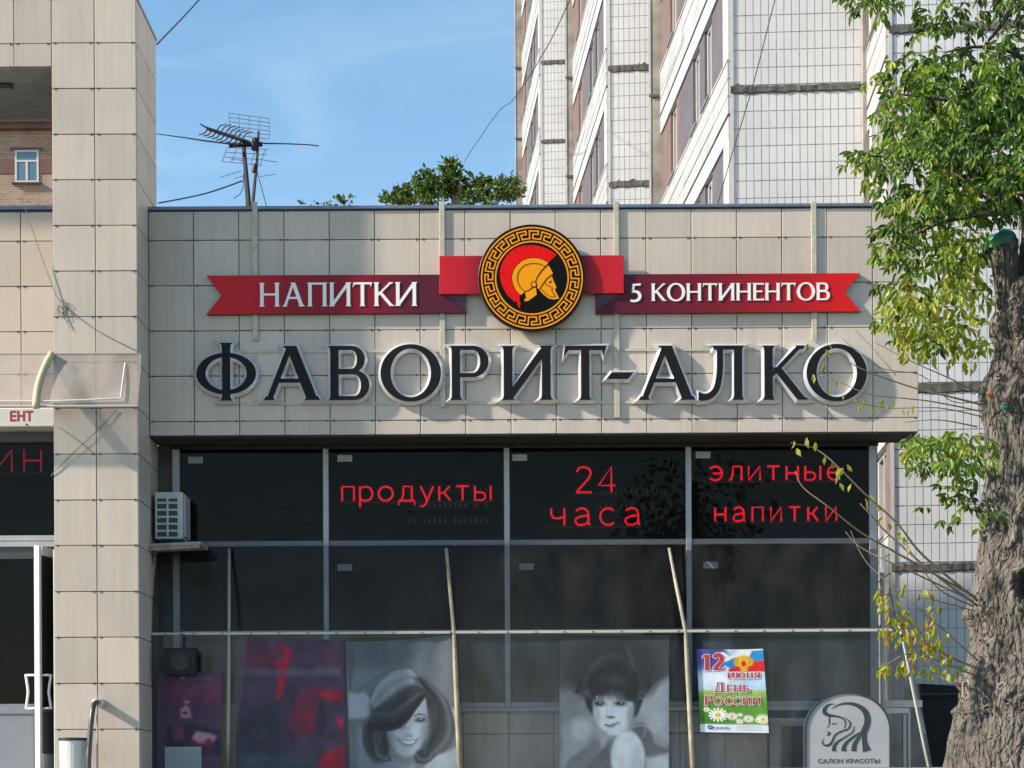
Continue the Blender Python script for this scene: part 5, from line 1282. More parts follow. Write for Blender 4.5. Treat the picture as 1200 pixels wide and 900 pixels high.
wp = [(17.5, 45.5, 176, 214.5)]+[(17.5-84*i, 45.5-84*i, 176, 214.5) for i in (1, 2)]+[(17.5-84*i, 45.5-84*i, 262, 300) for i in (0, 1)]+[(84, 112, 176, 214.5)]
for a, b_, y0_, y1_ in wp:
    f_ = MB(); x0, x1, z0_, z1_ = bxx(a), bxx(b_), bz(y1_), bz(y0_)
    for q in ((x0, x0+.09, z0_, z1_), (x1-.09, x1, z0_, z1_), (x0+.091, x1-.091, z0_, z0_+.1), (x0+.091, x1-.091, z1_-.08, z1_), (x0+.091, x1-.091, z1_-.52, z1_-.44), ((x0+x1)/2-.05, (x0+x1)/2+.05, z0_+.101, z1_-.521)):
        f_.box(q[0], q[1], YBk-.04, YBk+.02, q[2], q[3])
    wo = f_.build('window', mat('old_white_paint', (.55, .53, .50), .6), bb)
    MB().box(x0+.09, x1-.09, YBk-.015, YBk-.004, z0_+.1, z1_-.08).build('pane', mat('sky_lit_glass', (.10, .17, .22), .05, spec=1), wo)
    MB().box(x0-.12, x1+.12, YBk-.16, YBk-.001, z0_-.06, z0_).build('sill', CONC, wo)
    MB().box(x0-.2, x1+.2, YBk-.06, YBk-.001, z1_+.001, z1_+.10).build('lintel', CRN, wo)
for a, b_ in ((-50, 16.8), (46.3, 100)):
    MB().box(bxx(a), bxx(b_), YBk-.03, YBk-.002, bz(203.5), bz(186.5)).build('brick_band', CRN, bb)

# ============================================================ aerial on the roof
DK = mat('dark_metal', (.045, .035, .045), .6, .3, noise=.2); THN = mat('thin_wire_metal', (.22, .24, .27), .5, .5)
YA2 = 3.0
an = thing('roof_aerial', 'dark television aerial with grid reflector on two leaning masts above the roof', 'aerial', PT(292, 244, YA2))
def tb(name, pts, r, m=DK, Y=YA2, n=6): return MB().tube([PT(*p, Y) if len(p) == 2 else PT(*p) for p in pts], r, n).build(name, m, an)
tb('mast', [(292.5, 262), (290.5, 230), (288, 200), (285.5, 172)], [.045, .042, .036, .032])
tb('brace_mast', [(294, 262), (297, 230), (301, 190), (303, 154)], [.028, .027, .023, .021], Y=YA2-.12)
tb('boom', [(268.5, 170, YA2-.1), (307.5, 169, YA2-.1)], .037, n=8)
tb('clamp', [(298, 176, YA2-.12), (299, 162, YA2-.12)], .045, n=8); tb('clamp', [(297, 202, YA2-.12), (299, 192, YA2-.12)], .032, n=8)
tb('yagi_boom', [(242, 150, YA2-.9), (256, 155, YA2-.7), (292, 167, YA2)], [.022, .03, .03])
tb('element', [(234, 145, YA2-1.0), (243, 150, YA2-.9), (246, 153, YA2-.85)], [.008, .013, .015])
for i in range(9):
    t_ = i/8; bx0, by0 = 243+t_*40, 150+t_*13; Yy = YA2-.9+t_*.75
    tb('element', [(bx0-10, by0+8, Yy-.1), (bx0-4, by0+6.5, Yy-.03), (bx0+1, by0+1, Yy)], [.007, .010, .012])
    if i > 1: tb('element', [(bx0+1, by0, Yy), (bx0+5, by0-6, Yy+.05), (bx0+13, by0-9+(i==2)*1, Yy+.15)], [.011, .009, .006])
gm = MB()
for i in range(5): x = 268.5+i*11.8; gm.tube([PT(x, 132.5+i*1.6, YA2+.1), PT(x, 157+i*1.4, YA2+.1)], .0065, 4)
for j in range(6): gm.tube([PT(268.5, 132.5+j*5, YA2+.1), PT(315.7, 139+j*4.8, YA2+.1)], .0065, 4)
gm.build('grid_reflector', THN, an)
gm = MB()
for i in range(5): x = 266+i*11.2; gm.tube([PT(x, 174+i*.2, YA2+.15), PT(x-6, 189+i*1.5, YA2+.25)], .0055, 4)
for j in range(4): gm.tube([PT(266-j*2, 173+j*5.4, YA2+.15), PT(315-j*2.6, 175+j*6.2, YA2+.2)], .0055, 4)
gm.build('grid_reflector', THN, an)
for P_ in ([(270, 186), (285, 188)], [(310, 188), (325, 190)], [(258, 208), (283, 200)], [(275, 209), (290, 205)], [(305, 207), (323, 204)]): tb('thin_element', P_, .006, THN, n=4)
tb('rod', [(181, 156.5), (214, 161), (240, 165), (268, 168.5)], [.006, .009, .012, .012], n=5); tb('rod', [(308, 168), (336, 168.5), (360, 169.5), (373.5, 171)], [.013, .010, .009, .009], n=5)
tb('guy_wire', [(300, 196), (313.5, 246)], .008, n=4); tb('loose_cable', [(285.5, 203), (285, 220), (281, 228), (276, 231), (274, 233)], .007, n=4)

# ============================================================ wires
WRM = mat('black_cable', (.03, .03, .035), .7); WRG = mat('grey_cable', (.16, .15, .145), .7)
def wire(pts, r, label, name='cable', m=None):
    P_ = smooth_path([PT(*p) for p in pts], 6)
    o = MB().tube(P_, r, 5).build(name, m or WRM); tag(o, label, 'cable'); return o
wire([(284, 212, 3.2), (240, 227, 2.6), (186, 238, .9)], .011, 'thin cable sagging from the aerial masts to the pillar')
wire([(262, -40, 4), (233, 0, 3.4), (184, 52, .65)], .012, 'thin cable crossing the sky from the pillar top to the upper left')
wire([(690, -40, 12), (668, 0, 14), (640, 57, 18), (603, 115, 26), (585, 130, 32), (560, 165, 38), (544, 189, 42)], .011, 'loose cable running from the far tree up past the apartment block')
wire([(920, -40, 3.8), (908, 0, 3.8), (882, 101, 3.8), (858, 180, 3.8), (838, 250, 3.5)], .008, 'thin cable hanging in front of the nearest apartment wall')
wire([(25, 230, YP-.05), (33, 255, YP-.05), (60.5, 333, YP-.04), (73, 355, YP-.03), (110, 385, YP-.03), (160, 411, YP-.03)], .0045, 'thin cable slung across the pillar above the canopy', m=WRG)
wire([(137, 480, YP-.03), (115, 503, YP-.035), (92, 525, YP-.035), (66, 550, YP-.03), (60, 558, YP-.02)], .0045, 'cable crossing the pillar diagonally just below the canopy', m=WRG)
wire([(68, 500, YP-.03), (90, 515, YP-.03), (112, 533, YP-.022)], .0035, 'short thin cable on the pillar beside the sign box', m=WRG)
tg = MB()
for i in range(7):
    a0 = i*.8; c_ = (74+random.uniform(-2, 2), 362+random.uniform(-4, 4)); rx, ry = random.uniform(3, 6.5), random.uniform(4, 9)
    tg.tube([PT(c_[0]+rx*math.cos(a0+a), c_[1]+ry*math.sin(a0+a), YP-.03-random.uniform(0, .02)) for a in np.linspace(0, random.uniform(3, 6), 12)], .003, 4)
tg.tube([PT(75, 352, YP-.03), PT(73, 362, YP-.03), PT(76, 372, YP-.03), PT(82, 385, YP-.03)], .005, 4)
o = tg.build('cable_coil', WRG); tag(o, 'tangled coil of black cable hanging on the pillar above the canopy', 'cable')

# block added right of the lean-to, the dark void put into its colour
ks = thing('dark_void_block', 'black block added to fill the dark void between the lean-to and the tree trunk', 'filler block', PT(1105, 905, 2.6))
KB = mat('void_black', (.006, .006, .007), .8)
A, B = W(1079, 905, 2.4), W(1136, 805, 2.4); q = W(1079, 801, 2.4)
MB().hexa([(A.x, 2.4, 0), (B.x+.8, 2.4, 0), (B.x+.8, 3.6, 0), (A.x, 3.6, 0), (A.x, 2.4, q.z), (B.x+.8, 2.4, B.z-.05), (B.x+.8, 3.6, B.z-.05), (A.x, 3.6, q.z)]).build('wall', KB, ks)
MB().box(A.x-.02, B.x+.82, 2.36, 2.399, B.z-.12, B.z-.09).build('edge_trim', mat('void_block_trim', (.02, .02, .022), .6), ks)

# ============================================================ foliage
def leaf_mat(name, c, tr=.35):
    m = bpy.data.materials.new(name); m.use_nodes = True; n = m.node_tree; n.nodes.clear()
    o = n.nodes.new('ShaderNodeOutputMaterial'); d = n.nodes.new('ShaderNodeBsdfPrincipled'); d.inputs['Roughness'].default_value = .42; d.inputs['Specular IOR Level'].default_value = .45
    t = n.nodes.new('ShaderNodeBsdfTranslucent'); mx_ = n.nodes.new('ShaderNodeMixShader'); mx_.inputs[0].default_value = tr
    nz_ = n.nodes.new('ShaderNodeTexNoise'); nz_.inputs['Scale'].default_value = 7; ge = n.nodes.new('ShaderNodeNewGeometry')
    mix = n.nodes.new('ShaderNodeMixRGB'); mix.inputs['Color1'].default_value = (*[v*.65 for v in c], 1); mix.inputs['Color2'].default_value = (*[min(1, v*1.4) for v in c], 1)
    n.links.new(ge.outputs['Random Per Island'], mix.inputs[0])
    n.links.new(mix.outputs[0], d.inputs['Base Color']); 
    hs = n.nodes.new('ShaderNodeHueSaturation'); hs.inputs['Hue'].default_value = .485; hs.inputs['Value'].default_value = 1.5; n.links.new(mix.outputs[0], hs.inputs['Color']); n.links.new(hs.outputs[0], t.inputs[0])
    n.links.new(d.outputs[0], mx_.inputs[1]); n.links.new(t.outputs[0], mx_.inputs[2]); n.links.new(mx_.outputs[0], o.inputs[0]); return m
LD = leaf_mat('leaf_dark', (.036, .066, .008)); LM = leaf_mat('leaf_green', (.070, .138, .012)); LL = leaf_mat('leaf_light', (.155, .235, .020), .45); LY = leaf_mat('leaf_yellow', (.33, .34, .045), .45); LB = leaf_mat('leaf_brown', (.30, .19, .04), .35)
LMS = [LD, LM, LL, LY, LB]
def leaflet(vs, fs, ms, p, d, nrm, L, w, mi, curl=.15):
    """one pointed leaflet folded along its midrib"""
    d = d.normalized(); s_ = d.cross(nrm)
    if s_.length < 1e-3: s_ = d.orthogonal()
    s_.normalize(); n_ = s_.cross(d).normalized(); k0 = len(vs)
    for t_, wd, up in ((0, 0, 0), (.22, .55, .10), (.5, .95, .05), (.78, .52, -.10)):
        c_ = p+d*L*t_+n_*(-curl*L*t_*t_)
        if wd == 0: vs.append(c_)
        else: vs.extend([c_-s_*w/2*wd+n_*w*.22, c_, c_+s_*w/2*wd+n_*w*.22])
    vs.append(p+d*L-n_*curl*L)
    f = [(0,1,2),(0,2,3),(1,4,5,2),(2,5,6,3),(4,7,8,5),(5,8,9,6),(7,10,8),(8,10,9)]
    fs.extend([tuple(k0+i for i in q_) for q_ in f]); ms.extend([mi]*len(f))
def rv(a=1): return Vector((random.gauss(0, a), random.gauss(0, a), random.gauss(0, a)))
def compound(vs, fs, ms, p, d, mi, sc=1.0, stems=None):
    """ash-leaved maple leaf: stalk with drooping leaflets"""
    n = random.choice((3, 3, 5, 5, 7)); L = .12*sc*random.uniform(.7, 1.2); q0 = p.copy(); d = d.normalized(); nn = Vector((random.gauss(0, .4), -.8+random.gauss(0, .3), .8)).normalized()
    for i in range((n-1)//2):
        q0 = q0+d*L*.42; d = (d+Vector((0, 0, -.22))).normalized(); s_ = d.cross(nn).normalized()
        for sg in (-1, 1):
            if random.random() < .08: continue
            dd = (d*.55+s_*sg*.8+Vector((0, 0, -.45))+rv(.12)).normalized()
            leaflet(vs, fs, ms, q0, dd, nn+rv(.25), .076*sc*random.uniform(.6, 1.25), .032*sc*random.uniform(.8, 1.2), mi, random.uniform(.0, .25))
    leaflet(vs, fs, ms, q0, (d+Vector((0,0,-.5))+rv(.1)), nn+rv(.2), .09*sc*random.uniform(.7, 1.2), .036*sc, mi, .15)
def mesh_of(name, vs, fs, ms, mats):
    me = bpy.data.meshes.new(name); me.from_pydata([tuple(v) for v in vs], [], fs)
    for m in mats: me.materials.append(m)
    me.polygons.foreach_set('material_index', ms); me.update(); return me

# ---- far trees over the roof line
def far_tree(name, label, blobs, D, n, sz, trunk, ytop=215):
    t_ = thing(name, label, 'tree', (WD(trunk, 300, D).x, D-DIST, 0), 'trees beyond the shop roof'); vs, fs, ms = [], [], []
    for cx, cy, rx, ry, dn in blobs:
        for _ in range(int(n*dn*.55)):
            a = random.uniform(0, 2*math.pi); r = random.random()**.5; x = cx+rx*r*math.cos(a); y = cy+ry*r*math.sin(a)
            dd = D+random.gauss(0, .9)*rx*D/FPX*.7; an_ = -math.pi/2+random.gauss(0, .6)+(x-cx)/rx*.5; ln_ = random.uniform(3, 9)
            for i in range(random.randint(4, 9)):
                t = i/8; p = WD(x+math.cos(an_)*ln_*t, y+math.sin(an_)*ln_*t*.9, dd)
                leaflet(vs, fs, ms, p+rv(.05), Vector((math.cos(an_), random.gauss(0, .5), -math.sin(an_)*.6))+rv(.6), rv(1), sz*random.uniform(.6, 1.2)*(1.1-.5*t), sz*.45, 0 if random.random() < .5 else 1)
    link('crown', mesh_of('crown', vs, fs, ms, [LD, LM]), t_, kind='stuff'); lb = MB()
    tx = WD(trunk, 400, D); lb.tube([(tx.x, tx.y, 0), (tx.x, tx.y, WD(trunk, 330, D).z), (tx.x+.1, tx.y, WD(trunk, ytop, D).z)], [.32, .24, .08], 8).build('trunk', APC, t_)
    for i in range(7):
        cx, cy, rx, ry, dn = random.choice(blobs); lm = MB(); x, y = cx+random.uniform(-.5, .5)*rx, cy+random.uniform(-.8, .1)*ry
        lm.tube([tuple(WD(trunk, 300-6*i, D)), tuple(WD((trunk+x)/2, 262, D)), tuple(WD(x, y, D))], [.1, .06, .02], 5).build('limb', APC, t_)
far_tree('far_tree', 'large dark green tree rising above the roof left of the apartment block',
         [(530, 212, 11, 22, .8), (528, 202, 8, 12, .35), (508, 222, 22, 14, .9), (480, 231, 26, 10, .8), (552, 222, 16, 12, .6), (575, 226, 20, 15, .9), (597, 224, 14, 14, .6), (465, 236, 18, 6, .4), (540, 245, 60, 18, 1.0), (565, 210, 6, 5, .08), (497, 205, 7, 6, .12), (488, 215, 5, 5, .08)], 60, 150, .20, 535)
far_tree('far_tree', 'small tip of a green tree just showing over the roof edge beside the aerial', [(402, 239, 5, 3, .10), (380, 243, 5, 1.5, .04), (358, 242.5, 4, 1.5, .03), (390, 256, 24, 8, .4)], 48, 150, .15, 392, 256)
# ============================================================ the street tree in front, right
from mathutils import noise as mn
DT = 14.0; YT = DT-DIST; kt = DT/FPX
tree = thing('street_tree', 'rough-barked tree at the right edge with a green-capped cut limb', 'tree', (WD(1200, 900, DT).x, YT, 0))
BARK = mat('bark', (.195, .170, .148), .95, col2=(.080, .069, .060), nscale=9, bump=.7, bscale=60, stretch=(1, 1, .4), dist=.006)
def bark_bump(m):
    n = m.node_tree; b = n.nodes['Principled BSDF']; co = n.nodes.new('ShaderNodeTexCoord')
    w1 = n.nodes.new('ShaderNodeTexNoise'); w1.inputs['Scale'].default_value = 5; w1.inputs['Detail'].default_value = 4
    ad = n.nodes.new('ShaderNodeMixRGB'); ad.blend_type = 'ADD'; ad.inputs[0].default_value = .12
    mp_ = n.nodes.new('ShaderNodeMapping'); mp_.inputs['Scale'].default_value = (1, 1, .26)
    v = n.nodes.new('ShaderNodeTexVoronoi'); v.feature = 'DISTANCE_TO_EDGE'; v.inputs['Scale'].default_value = 21
    r = n.nodes.new('ShaderNodeMapRange'); r.inputs[1].default_value = 0; r.inputs[2].default_value = .16
    f = n.nodes.new('ShaderNodeTexNoise'); f.inputs['Scale'].default_value = 70; f.inputs['Detail'].default_value = 6
    ml = n.nodes.new('ShaderNodeMath'); ml.operation = 'MULTIPLY_ADD'; ml.inputs[1].default_value = .5
    bp = n.nodes.new('ShaderNodeBump'); bp.inputs['Strength'].default_value = 1; bp.inputs['Distance'].default_value = .022
    n.links.new(co.outputs['Object'], w1.inputs['Vector']); n.links.new(co.outputs['Object'], ad.inputs[1]); n.links.new(w1.outputs['Color'], ad.inputs[2])
    n.links.new(ad.outputs[0], mp_.inputs[0]); n.links.new(mp_.outputs[0], v.inputs['Vector']); n.links.new(v.outputs['Distance'], r.inputs[0])
    n.links.new(co.outputs['Object'], f.inputs['Vector']); n.links.new(f.outputs['Fac'], ml.inputs[0]); n.links.new(r.outputs[0], ml.inputs[2])
    n.links.new(ml.outputs[0], bp.inputs['Height']); n.links.new(bp.outputs[0], b.inputs['Normal'])
bark_bump(BARK)
LE = [(-200, 1104), (240, 1183), (300, 1175), (345, 1171), (362, 1166), (374, 1162), (392, 1161), (405, 1166), (430, 1160), (450, 1150), (470, 1148), (485, 1150), (500, 1153), (560, 1154), (598, 1149), (640, 1146), (680, 1140), (704, 1132), (720, 1133), (760, 1135), (785, 1129), (800, 1122), (825, 1121), (860, 1111), (900, 1105), (960, 1097), (1100, 1088), (1212, 1063)]
def lerp(tab, y):
    for (a, va), (b_, vb_) in zip(tab, tab[1:]):
        if a <= y <= b_: return va+(vb_-va)*(y-a)/(b_-a)
    return tab[-1][1] if y > tab[-1][0] else tab[0][1]
RE = [(-200, 1300), (240, 1250), (360, 1262), (450, 1275), (560, 1268), (700, 1272), (900, 1300), (1212, 1345)]
def bark_tube(name, rows, n, amp, parent, knots=(), seed=0):
    """rows: (centre Vector, radius); ridged bark pushed out of the surface"""
    vs = []; m = len(rows)
    for i, (c, r) in enumerate(rows):
        for j in range(n):
            a = 2*math.pi*j/n; ca, sa = math.cos(a), math.sin(a)
            p = Vector((ca*r*26, sa*r*26, c.z*3.6+seed)); w = mn.noise_vector(p*.7)*.6
            dv = mn.voronoi(p+w)[0]; e = dv[1]-dv[0]
            h = min(e, .30)/.30; h = h**.6
            d = amp*(h-.6)+amp*.28*mn.fractal(Vector((ca*r*34, sa*r*34, c.z*16)), .8, 2.0, 3)+r*.05*mn.noise(Vector((ca*1.3, sa*1.3, c.z*1.6+seed)))
            pos = Vector((c.x+ca*(r+d), c.y+sa*(r+d), c.z))
            for (kx, kz, kr, kh, hol) in knots:         # swellings and scars on the side that faces the street
                if sa < .35:
                    q_ = math.hypot((pos.x-kx)/kr[0], (c.z-kz)/kr[1])
                    if q_ < 1.6: 
                        b_ = math.exp(-q_*q_*2.2)*kh
                        if hol: b_ = kh*math.exp(-((q_-.8)**2)*14)-hol*math.exp(-q_*q_*5)
                        b_ *= 1+.5*mn.noise(pos*22)
                        pos += Vector((ca*b_, sa*b_, 0))
            vs.append(pos)
    fs = [(i*n+j, i*n+(j+1)%n, (i+1)*n+(j+1)%n, (i+1)*n+j) for i in range(m-1) for j in range(n)]
    fs.append(tuple((m-1)*n+j for j in range(n)))
    me = bpy.data.meshes.new(name); me.from_pydata([tuple(v) for v in vs], [], fs); me.materials.append(BARK); me.polygons.foreach_set('use_smooth', [True]*len(fs)); me.update()
    return link(name, me, parent)
rows = []
y = 1212
while y > 330:
    l, r_ = lerp(LE, y), lerp(RE, y); c = W((l+r_)/2, y, YT); rows.append((c, (r_-l)/2*kt-.015)); y -= 1.5 if y < 930 else 8
def kn(x, y, rx, ry, h, hol=0): p = W(x, y, YT); return (p.x, p.z, (rx*kt, ry*kt), h, hol)
knots = [kn(1186, 470, 30, 26, .045), kn(1164, 478, 14, 22, .02), kn(1190, 605, 22, 20, .07), kn(1186, 694, 17, 26, .06, .14), kn(1168, 628, 12, 22, .03, .03), kn(1125, 815, 11, 22, .03, .04), kn(1172, 818, 26, 18, .08), kn(1190, 830, 20, 18, .05), kn(1138, 720, 12, 14, .04), kn(1195, 650, 14, 14, .04), kn(1185, 382, 30, 22, .05), kn(1215, 560, 20, 30, .03)]
bark_tube('trunk', rows, 380, .019, tree, knots)
# the cut limb with its green cap, and the limb that lives on
r2 = []
for i in range(60):
    t_ = i/59; y = 395-t_*113; x0, x1 = 1166-11*t_+(6*math.sin(t_*3.1) if t_ < .5 else 6*math.sin(t_*3.1)), 1196-4*t_
    r2.append((W((x0+x1)/2, y, YT-.05), (x1-x0)/2*kt))
bark_tube('cut_limb', r2, 120, .014, tree, seed=5)
cp = W(1171, 281, YT-.05); cm = MB()
ring_ = []
for i in range(9):
    a = i/8*math.pi/2; ring_.append((cp.z-.02+.075*math.sin(a), .112*math.cos(a)+.004))
vs_ = []; fs_ = []
ring_.insert(0, (cp.z-.055, .113))
for z, r_ in ring_:
    for j in range(24): a = 2*math.pi*j/24; vs_.append((cp.x+r_*math.cos(a), cp.y+r_*math.sin(a), z+.025*math.cos(a)*1.0))
for i in range(len(ring_)-1):
    for j in range(24): fs_.append((i*24+j, i*24+(j+1)%24, (i+1)*24+(j+1)%24, (i+1)*24+j))
cm.add(vs_, fs_).build('green_cap', mat('green_paint', (.025, .20, .13), .5, noise=.25, nscale=12, bump=.3), tree, smooth=True)
r3 = []
for i in range(120):
    t_ = i/119; y = 420-t_*560; r3.append((W(1224+12*t_+6*math.sin(t_*5), y, YT+.05), (40-18*t_)*kt))
bark_tube('limb', r3, 90, .014, tree, seed=9)
# cut stubs with pale rims
STB = mat('pale_wood', (.30, .25, .20), .8, noise=.2, nscale=20, bump=.3)
def on_trunk(x, y, r=.0):    # point on the street side of the trunk surface behind pixel (x, y)
    l, r_ = lerp(LE, y), lerp(RE, y); c = W((l+r_)/2, y, YT); R_ = (r_-l)/2*kt; p = W(x, y, YT-R_*.7); dx = max(-.92*R_, min(.92*R_, p.x-c.x))
    return Vector((c.x+dx, c.y-math.sqrt(R_*R_-dx*dx), p.z))
for x, y, a, b_ in ((1175.5, 369, 5.5, 8), (1190, 356, 6.5, 8), (1174, 440, 3, 3), (1165, 599, 9, 6), (1157, 822, 5, 6), (1173, 805, 5, 4), (1178, 821, 5, 5), (1127, 806, 6, 12)):
    p = on_trunk(x, y); out_d = Vector((p.x-W((lerp(LE, y)+lerp(RE, y))/2, y, YT).x, p.y-YT, 0)).normalized()
    rg = MB(); P_ = []; s_ = Vector((-out_d.y, out_d.x, 0))
    for i in range(15): t_ = 2*math.pi*i/14*.93; P_.append(p+out_d*(.012+.02*random.random())+s_*a*kt*math.cos(t_)*random.uniform(.7, 1.15)+Vector((0, 0, b_*kt*math.sin(t_)*random.uniform(.75, 1.15))))
    rg.tube(P_, [random.uniform(.002, .011) for _ in P_], 6).build('stub_scar', STB, tree, smooth=True)
orange = MB(); p = on_trunk(1158, 459); orange.ball((p.x, p.y-.03, p.z), (.03, .012, .026), 14); orange.build('fungus', mat('orange_fungus', (.42, .15, .05), .8, noise=.3, nscale=30), tree)
p = on_trunk(1176, 478); MB().ball((p.x, p.y-.04, p.z), (.028, .012, .022), 14).build('paint_spot', mat('green_paint', (.02, .16, .11), .5), tree)

# branches inside the crown
def branch(pts, r0, r1, name='branch', m=BARK):
    P_ = smooth_path([tuple(W(a, b_, YT+c_)) for a, b_, c_ in pts], 5); n = len(P_)
    return MB().tube(P_, [r0+(r1-r0)*i/(n-1) for i in range(n)], 6).build(name, m, tree, smooth=True)
branch([(1245, 60, 0), (1215, 20, -.1), (1190, 10, -.2), (1165, 40, -.2), (1158, 48, -.2)], .03, .008)
branch([(1250, -20, 0), (1195, -5, -.2), (1178, 18, -.25), (1160, 45, -.3)], .022, .008)
branch([(1240, 140, 0), (1200, 70, -.2), (1150, 55, -.3), (1105, 62, -.4)], .025, .006)
branch([(1235, 200, 0), (1190, 150, -.1), (1120, 120, -.4), (1050, 110, -.5)], .035, .006)
branch([(1235, 240, 0), (1180, 220, .1), (1110, 190, 0), (1010, 182, -.3)], .028, .005)
branch([(1235, 250, 0), (1170, 250, -.3), (1100, 262, -.4), (1045, 290, -.4)], .024, .005)
branch([(1250, -60, 0), (1150, -40, -.2), (1060, -15, -.4), (1005, 5, -.5)], .03, .006)
branch([(1235, 215, -.3), (1160, 232, -.4), (1125, 207, -.45), (1100, 195, -.45)], .012, .004, 'yellowing_shoot', mat('twig_tan', (.42, .27, .12), .7))
TW = mat('twig', (.30, .22, .13), .8, noise=.2, nscale=20); TW2 = mat('twig_grey', (.22, .18, .15), .8)
TIPS = {}
def twig(pts, r0=.008, r1=.002, m=TW):
    P_ = smooth_path([tuple(W(a, b_, YT+c_)) for a, b_, c_ in pts], 6); n = len(P_)
    o = MB().tube(P_, [r0+(r1-r0)*i/(n-1) for i in range(n)], 5).build('twig', m, tree, smooth=True); return [Vector(p) for p in P_]
T1 = twig([(1146, 704, -.2), (1083, 652, -.35), (1051, 613, -.45), (1013, 578, -.5), (978, 543, -.55), (955, 526, -.55), (927, 519, -.6)], .010)
T2 = twig([(1146, 710, -.2), (1093, 671, -.3), (1037, 622, -.35), (1020, 603, -.4), (1008, 590, -.4)], .009, .003, TW2)
T3 = twig([(1144, 700, -.2), (1051, 648, -.4), (1009, 624, -.5), (971, 594, -.6), (941, 571, -.6), (932, 552, -.6)], .009)
T4 = twig([(1140, 704, -.2), (1055, 664, -.4), (1020, 648, -.4), (1002, 636, -.4), (991, 623, -.4)], .007)
T5 = twig([(1060, 700, -.35), (1046, 687, -.4), (1020, 664, -.4), (1006, 643, -.4), (997, 622, -.4)], .005)
twig([(1142, 716, -.2), (1090, 702, -.4), (1060, 700, -.4), (1030, 688, -.4)], .005)
twig([(1140, 710, -.2), (1100, 690, -.3), (1070, 650, -.4), (1055, 628, -.4)], .006, .002, TW2)
T6 = twig([(1152, 786, -.2), (1105, 765, -.35), (1075, 738, -.4), (1052, 718, -.45), (1035, 705, -.45)], .009, .003)
T7 = twig([(1154, 796, -.2), (1100, 775, -.35), (1068, 765, -.4), (1040, 778, -.45)], .007, .002); T8 = twig([(1146, 774, -.2), (1108, 740, -.3), (1075, 712, -.4), (1050, 690, -.4)], .006, .002)
U1 = twig([(1150, 462, -.25), (1110, 442, -.35), (1067, 423, -.4), (1023, 400, -.4)], .006)
U2 = twig([(1150, 474, -.25), (1110, 464, -.35), (1073, 455, -.4), (1011, 433, -.5), (980, 413, -.5), (972, 404, -.5)], .008)
U3 = twig([(1150, 482, -.25), (1089, 470, -.4), (1020, 462, -.5), (985, 448, -.5), (960, 440, -.5)], .006); U4 = twig([(1150, 488, -.25), (1100, 478, -.35), (1040, 478, -.4), (1000, 470, -.5)], .005)
U5 = twig([(1150, 470, -.2), (1115, 470, -.3), (1080, 440, -.35), (1030, 430, -.4), (985, 395, -.45)], .004); twig([(1050, 440, -.4), (1020, 405, -.4), (1000, 385, -.4)], .003); twig([(1145, 500, -.25), (1100, 492, -.35), (1060, 495, -.4)], .006)
T9 = twig([(1152, 560, -.2), (1120, 535, -.3), (1085, 522, -.4), (1062, 518, -.4)], .008, .002)

# crown: thousands of small leaves that nobody could count
vs, fs, ms = [], [], []
def fill(cx, cy, rx, ry, n, mix, dep=.5, sc=1.0, yoff=0):
    for _ in range(int(n*1.12)):
        a = random.uniform(0, 2*math.pi); r_ = random.random()**.55; x = cx+rx*r_*math.cos(a); y = cy+ry*r_*math.sin(a)
        yy_ = YT+yoff+random.gauss(0, dep)
        if x > 1142 and 258 < y < 440: yy_ = YT+.3+abs(yy_-YT)
        if x > 1158 and y > 340: continue
        p = W(x, y-6, yy_); d = Vector((math.cos(a)*.8+random.gauss(0, .5), random.gauss(0, .6)-.3, -.35+random.gauss(0, .35)))
        u = random.random(); c_ = 0; mi = 1
        for i, w_ in enumerate(mix):
            c_ += w_
            if u < c_: mi = i; break
        compound(vs, fs, ms, p, d, mi, sc*random.uniform(.8, 1.15))
GD = (.42, .42, .16, 0, 0); GM_ = (.22, .48, .30, 0, 0); GL = (.05, .35, .55, .05, 0); YM = (.0, .22, .42, .33, .03); YL = (0, .06, .34, .55, .05)
fill(1025, 8, 28, 18, 26, GM_); fill(1012, -5, 26, 12, 14, GM_); fill(1118, 22, 34, 22, 40, GD); fill(1090, 32, 14, 12, 8, GD); fill(1190, 5, 18, 22, 14, GD); fill(1130, -28, 90, 16, 40, GD)
fill(1150, 150, 70, 90, 170, GM_, .7); fill(1085, 88, 40, 26, 55, GM_); fill(1052, 92, 16, 22, 20, GL); fill(1125, 95, 50, 40, 70, GM_); fill(1175, 105, 40, 45, 80, GD)
fill(1080, 132, 45, 26, 60, GL); fill(1130, 150, 58, 36, 130, GM_); fill(1180, 165, 40, 45, 100, GD); fill(1055, 160, 20, 18, 20, GL)
fill(1002, 184, 13, 7, 7, GL); fill(1022, 182, 12, 8, 8, GL); fill(1017, 203, 10, 9, 7, GL); fill(1050, 190, 26, 14, 22, GM_); fill(1045, 222, 18, 8, 12, GM_)
fill(1100, 188, 50, 26, 70, GM_); fill(1150, 215, 58, 30, 110, GD); fill(1100, 235, 52, 16, 46, GL); fill(1075, 252, 26, 13, 30, GM_); fill(1170, 245, 45, 16, 40, GD)
fill(1052, 272, 22, 14, 18, GM_); fill(1045, 288, 18, 22, 14, GL); fill(1035, 300, 7, 14, 5, GL); fill(1085, 282, 26, 24, 36, GM_); fill(1080, 312, 36, 16, 34, GM_); fill(1120, 300, 30, 20, 22, GM_)
fill(1128, 296, 26, 34, 30, YM); fill(1118, 262, 24, 16, 14, YM)
fill(1062, 345, 28, 16, 18, GM_); fill(1100, 345, 40, 18, 24, YM); fill(1063, 372, 22, 22, 14, YM); fill(1070, 400, 26, 14, 14, GM_); fill(1135, 340, 24, 22, 16, YM)
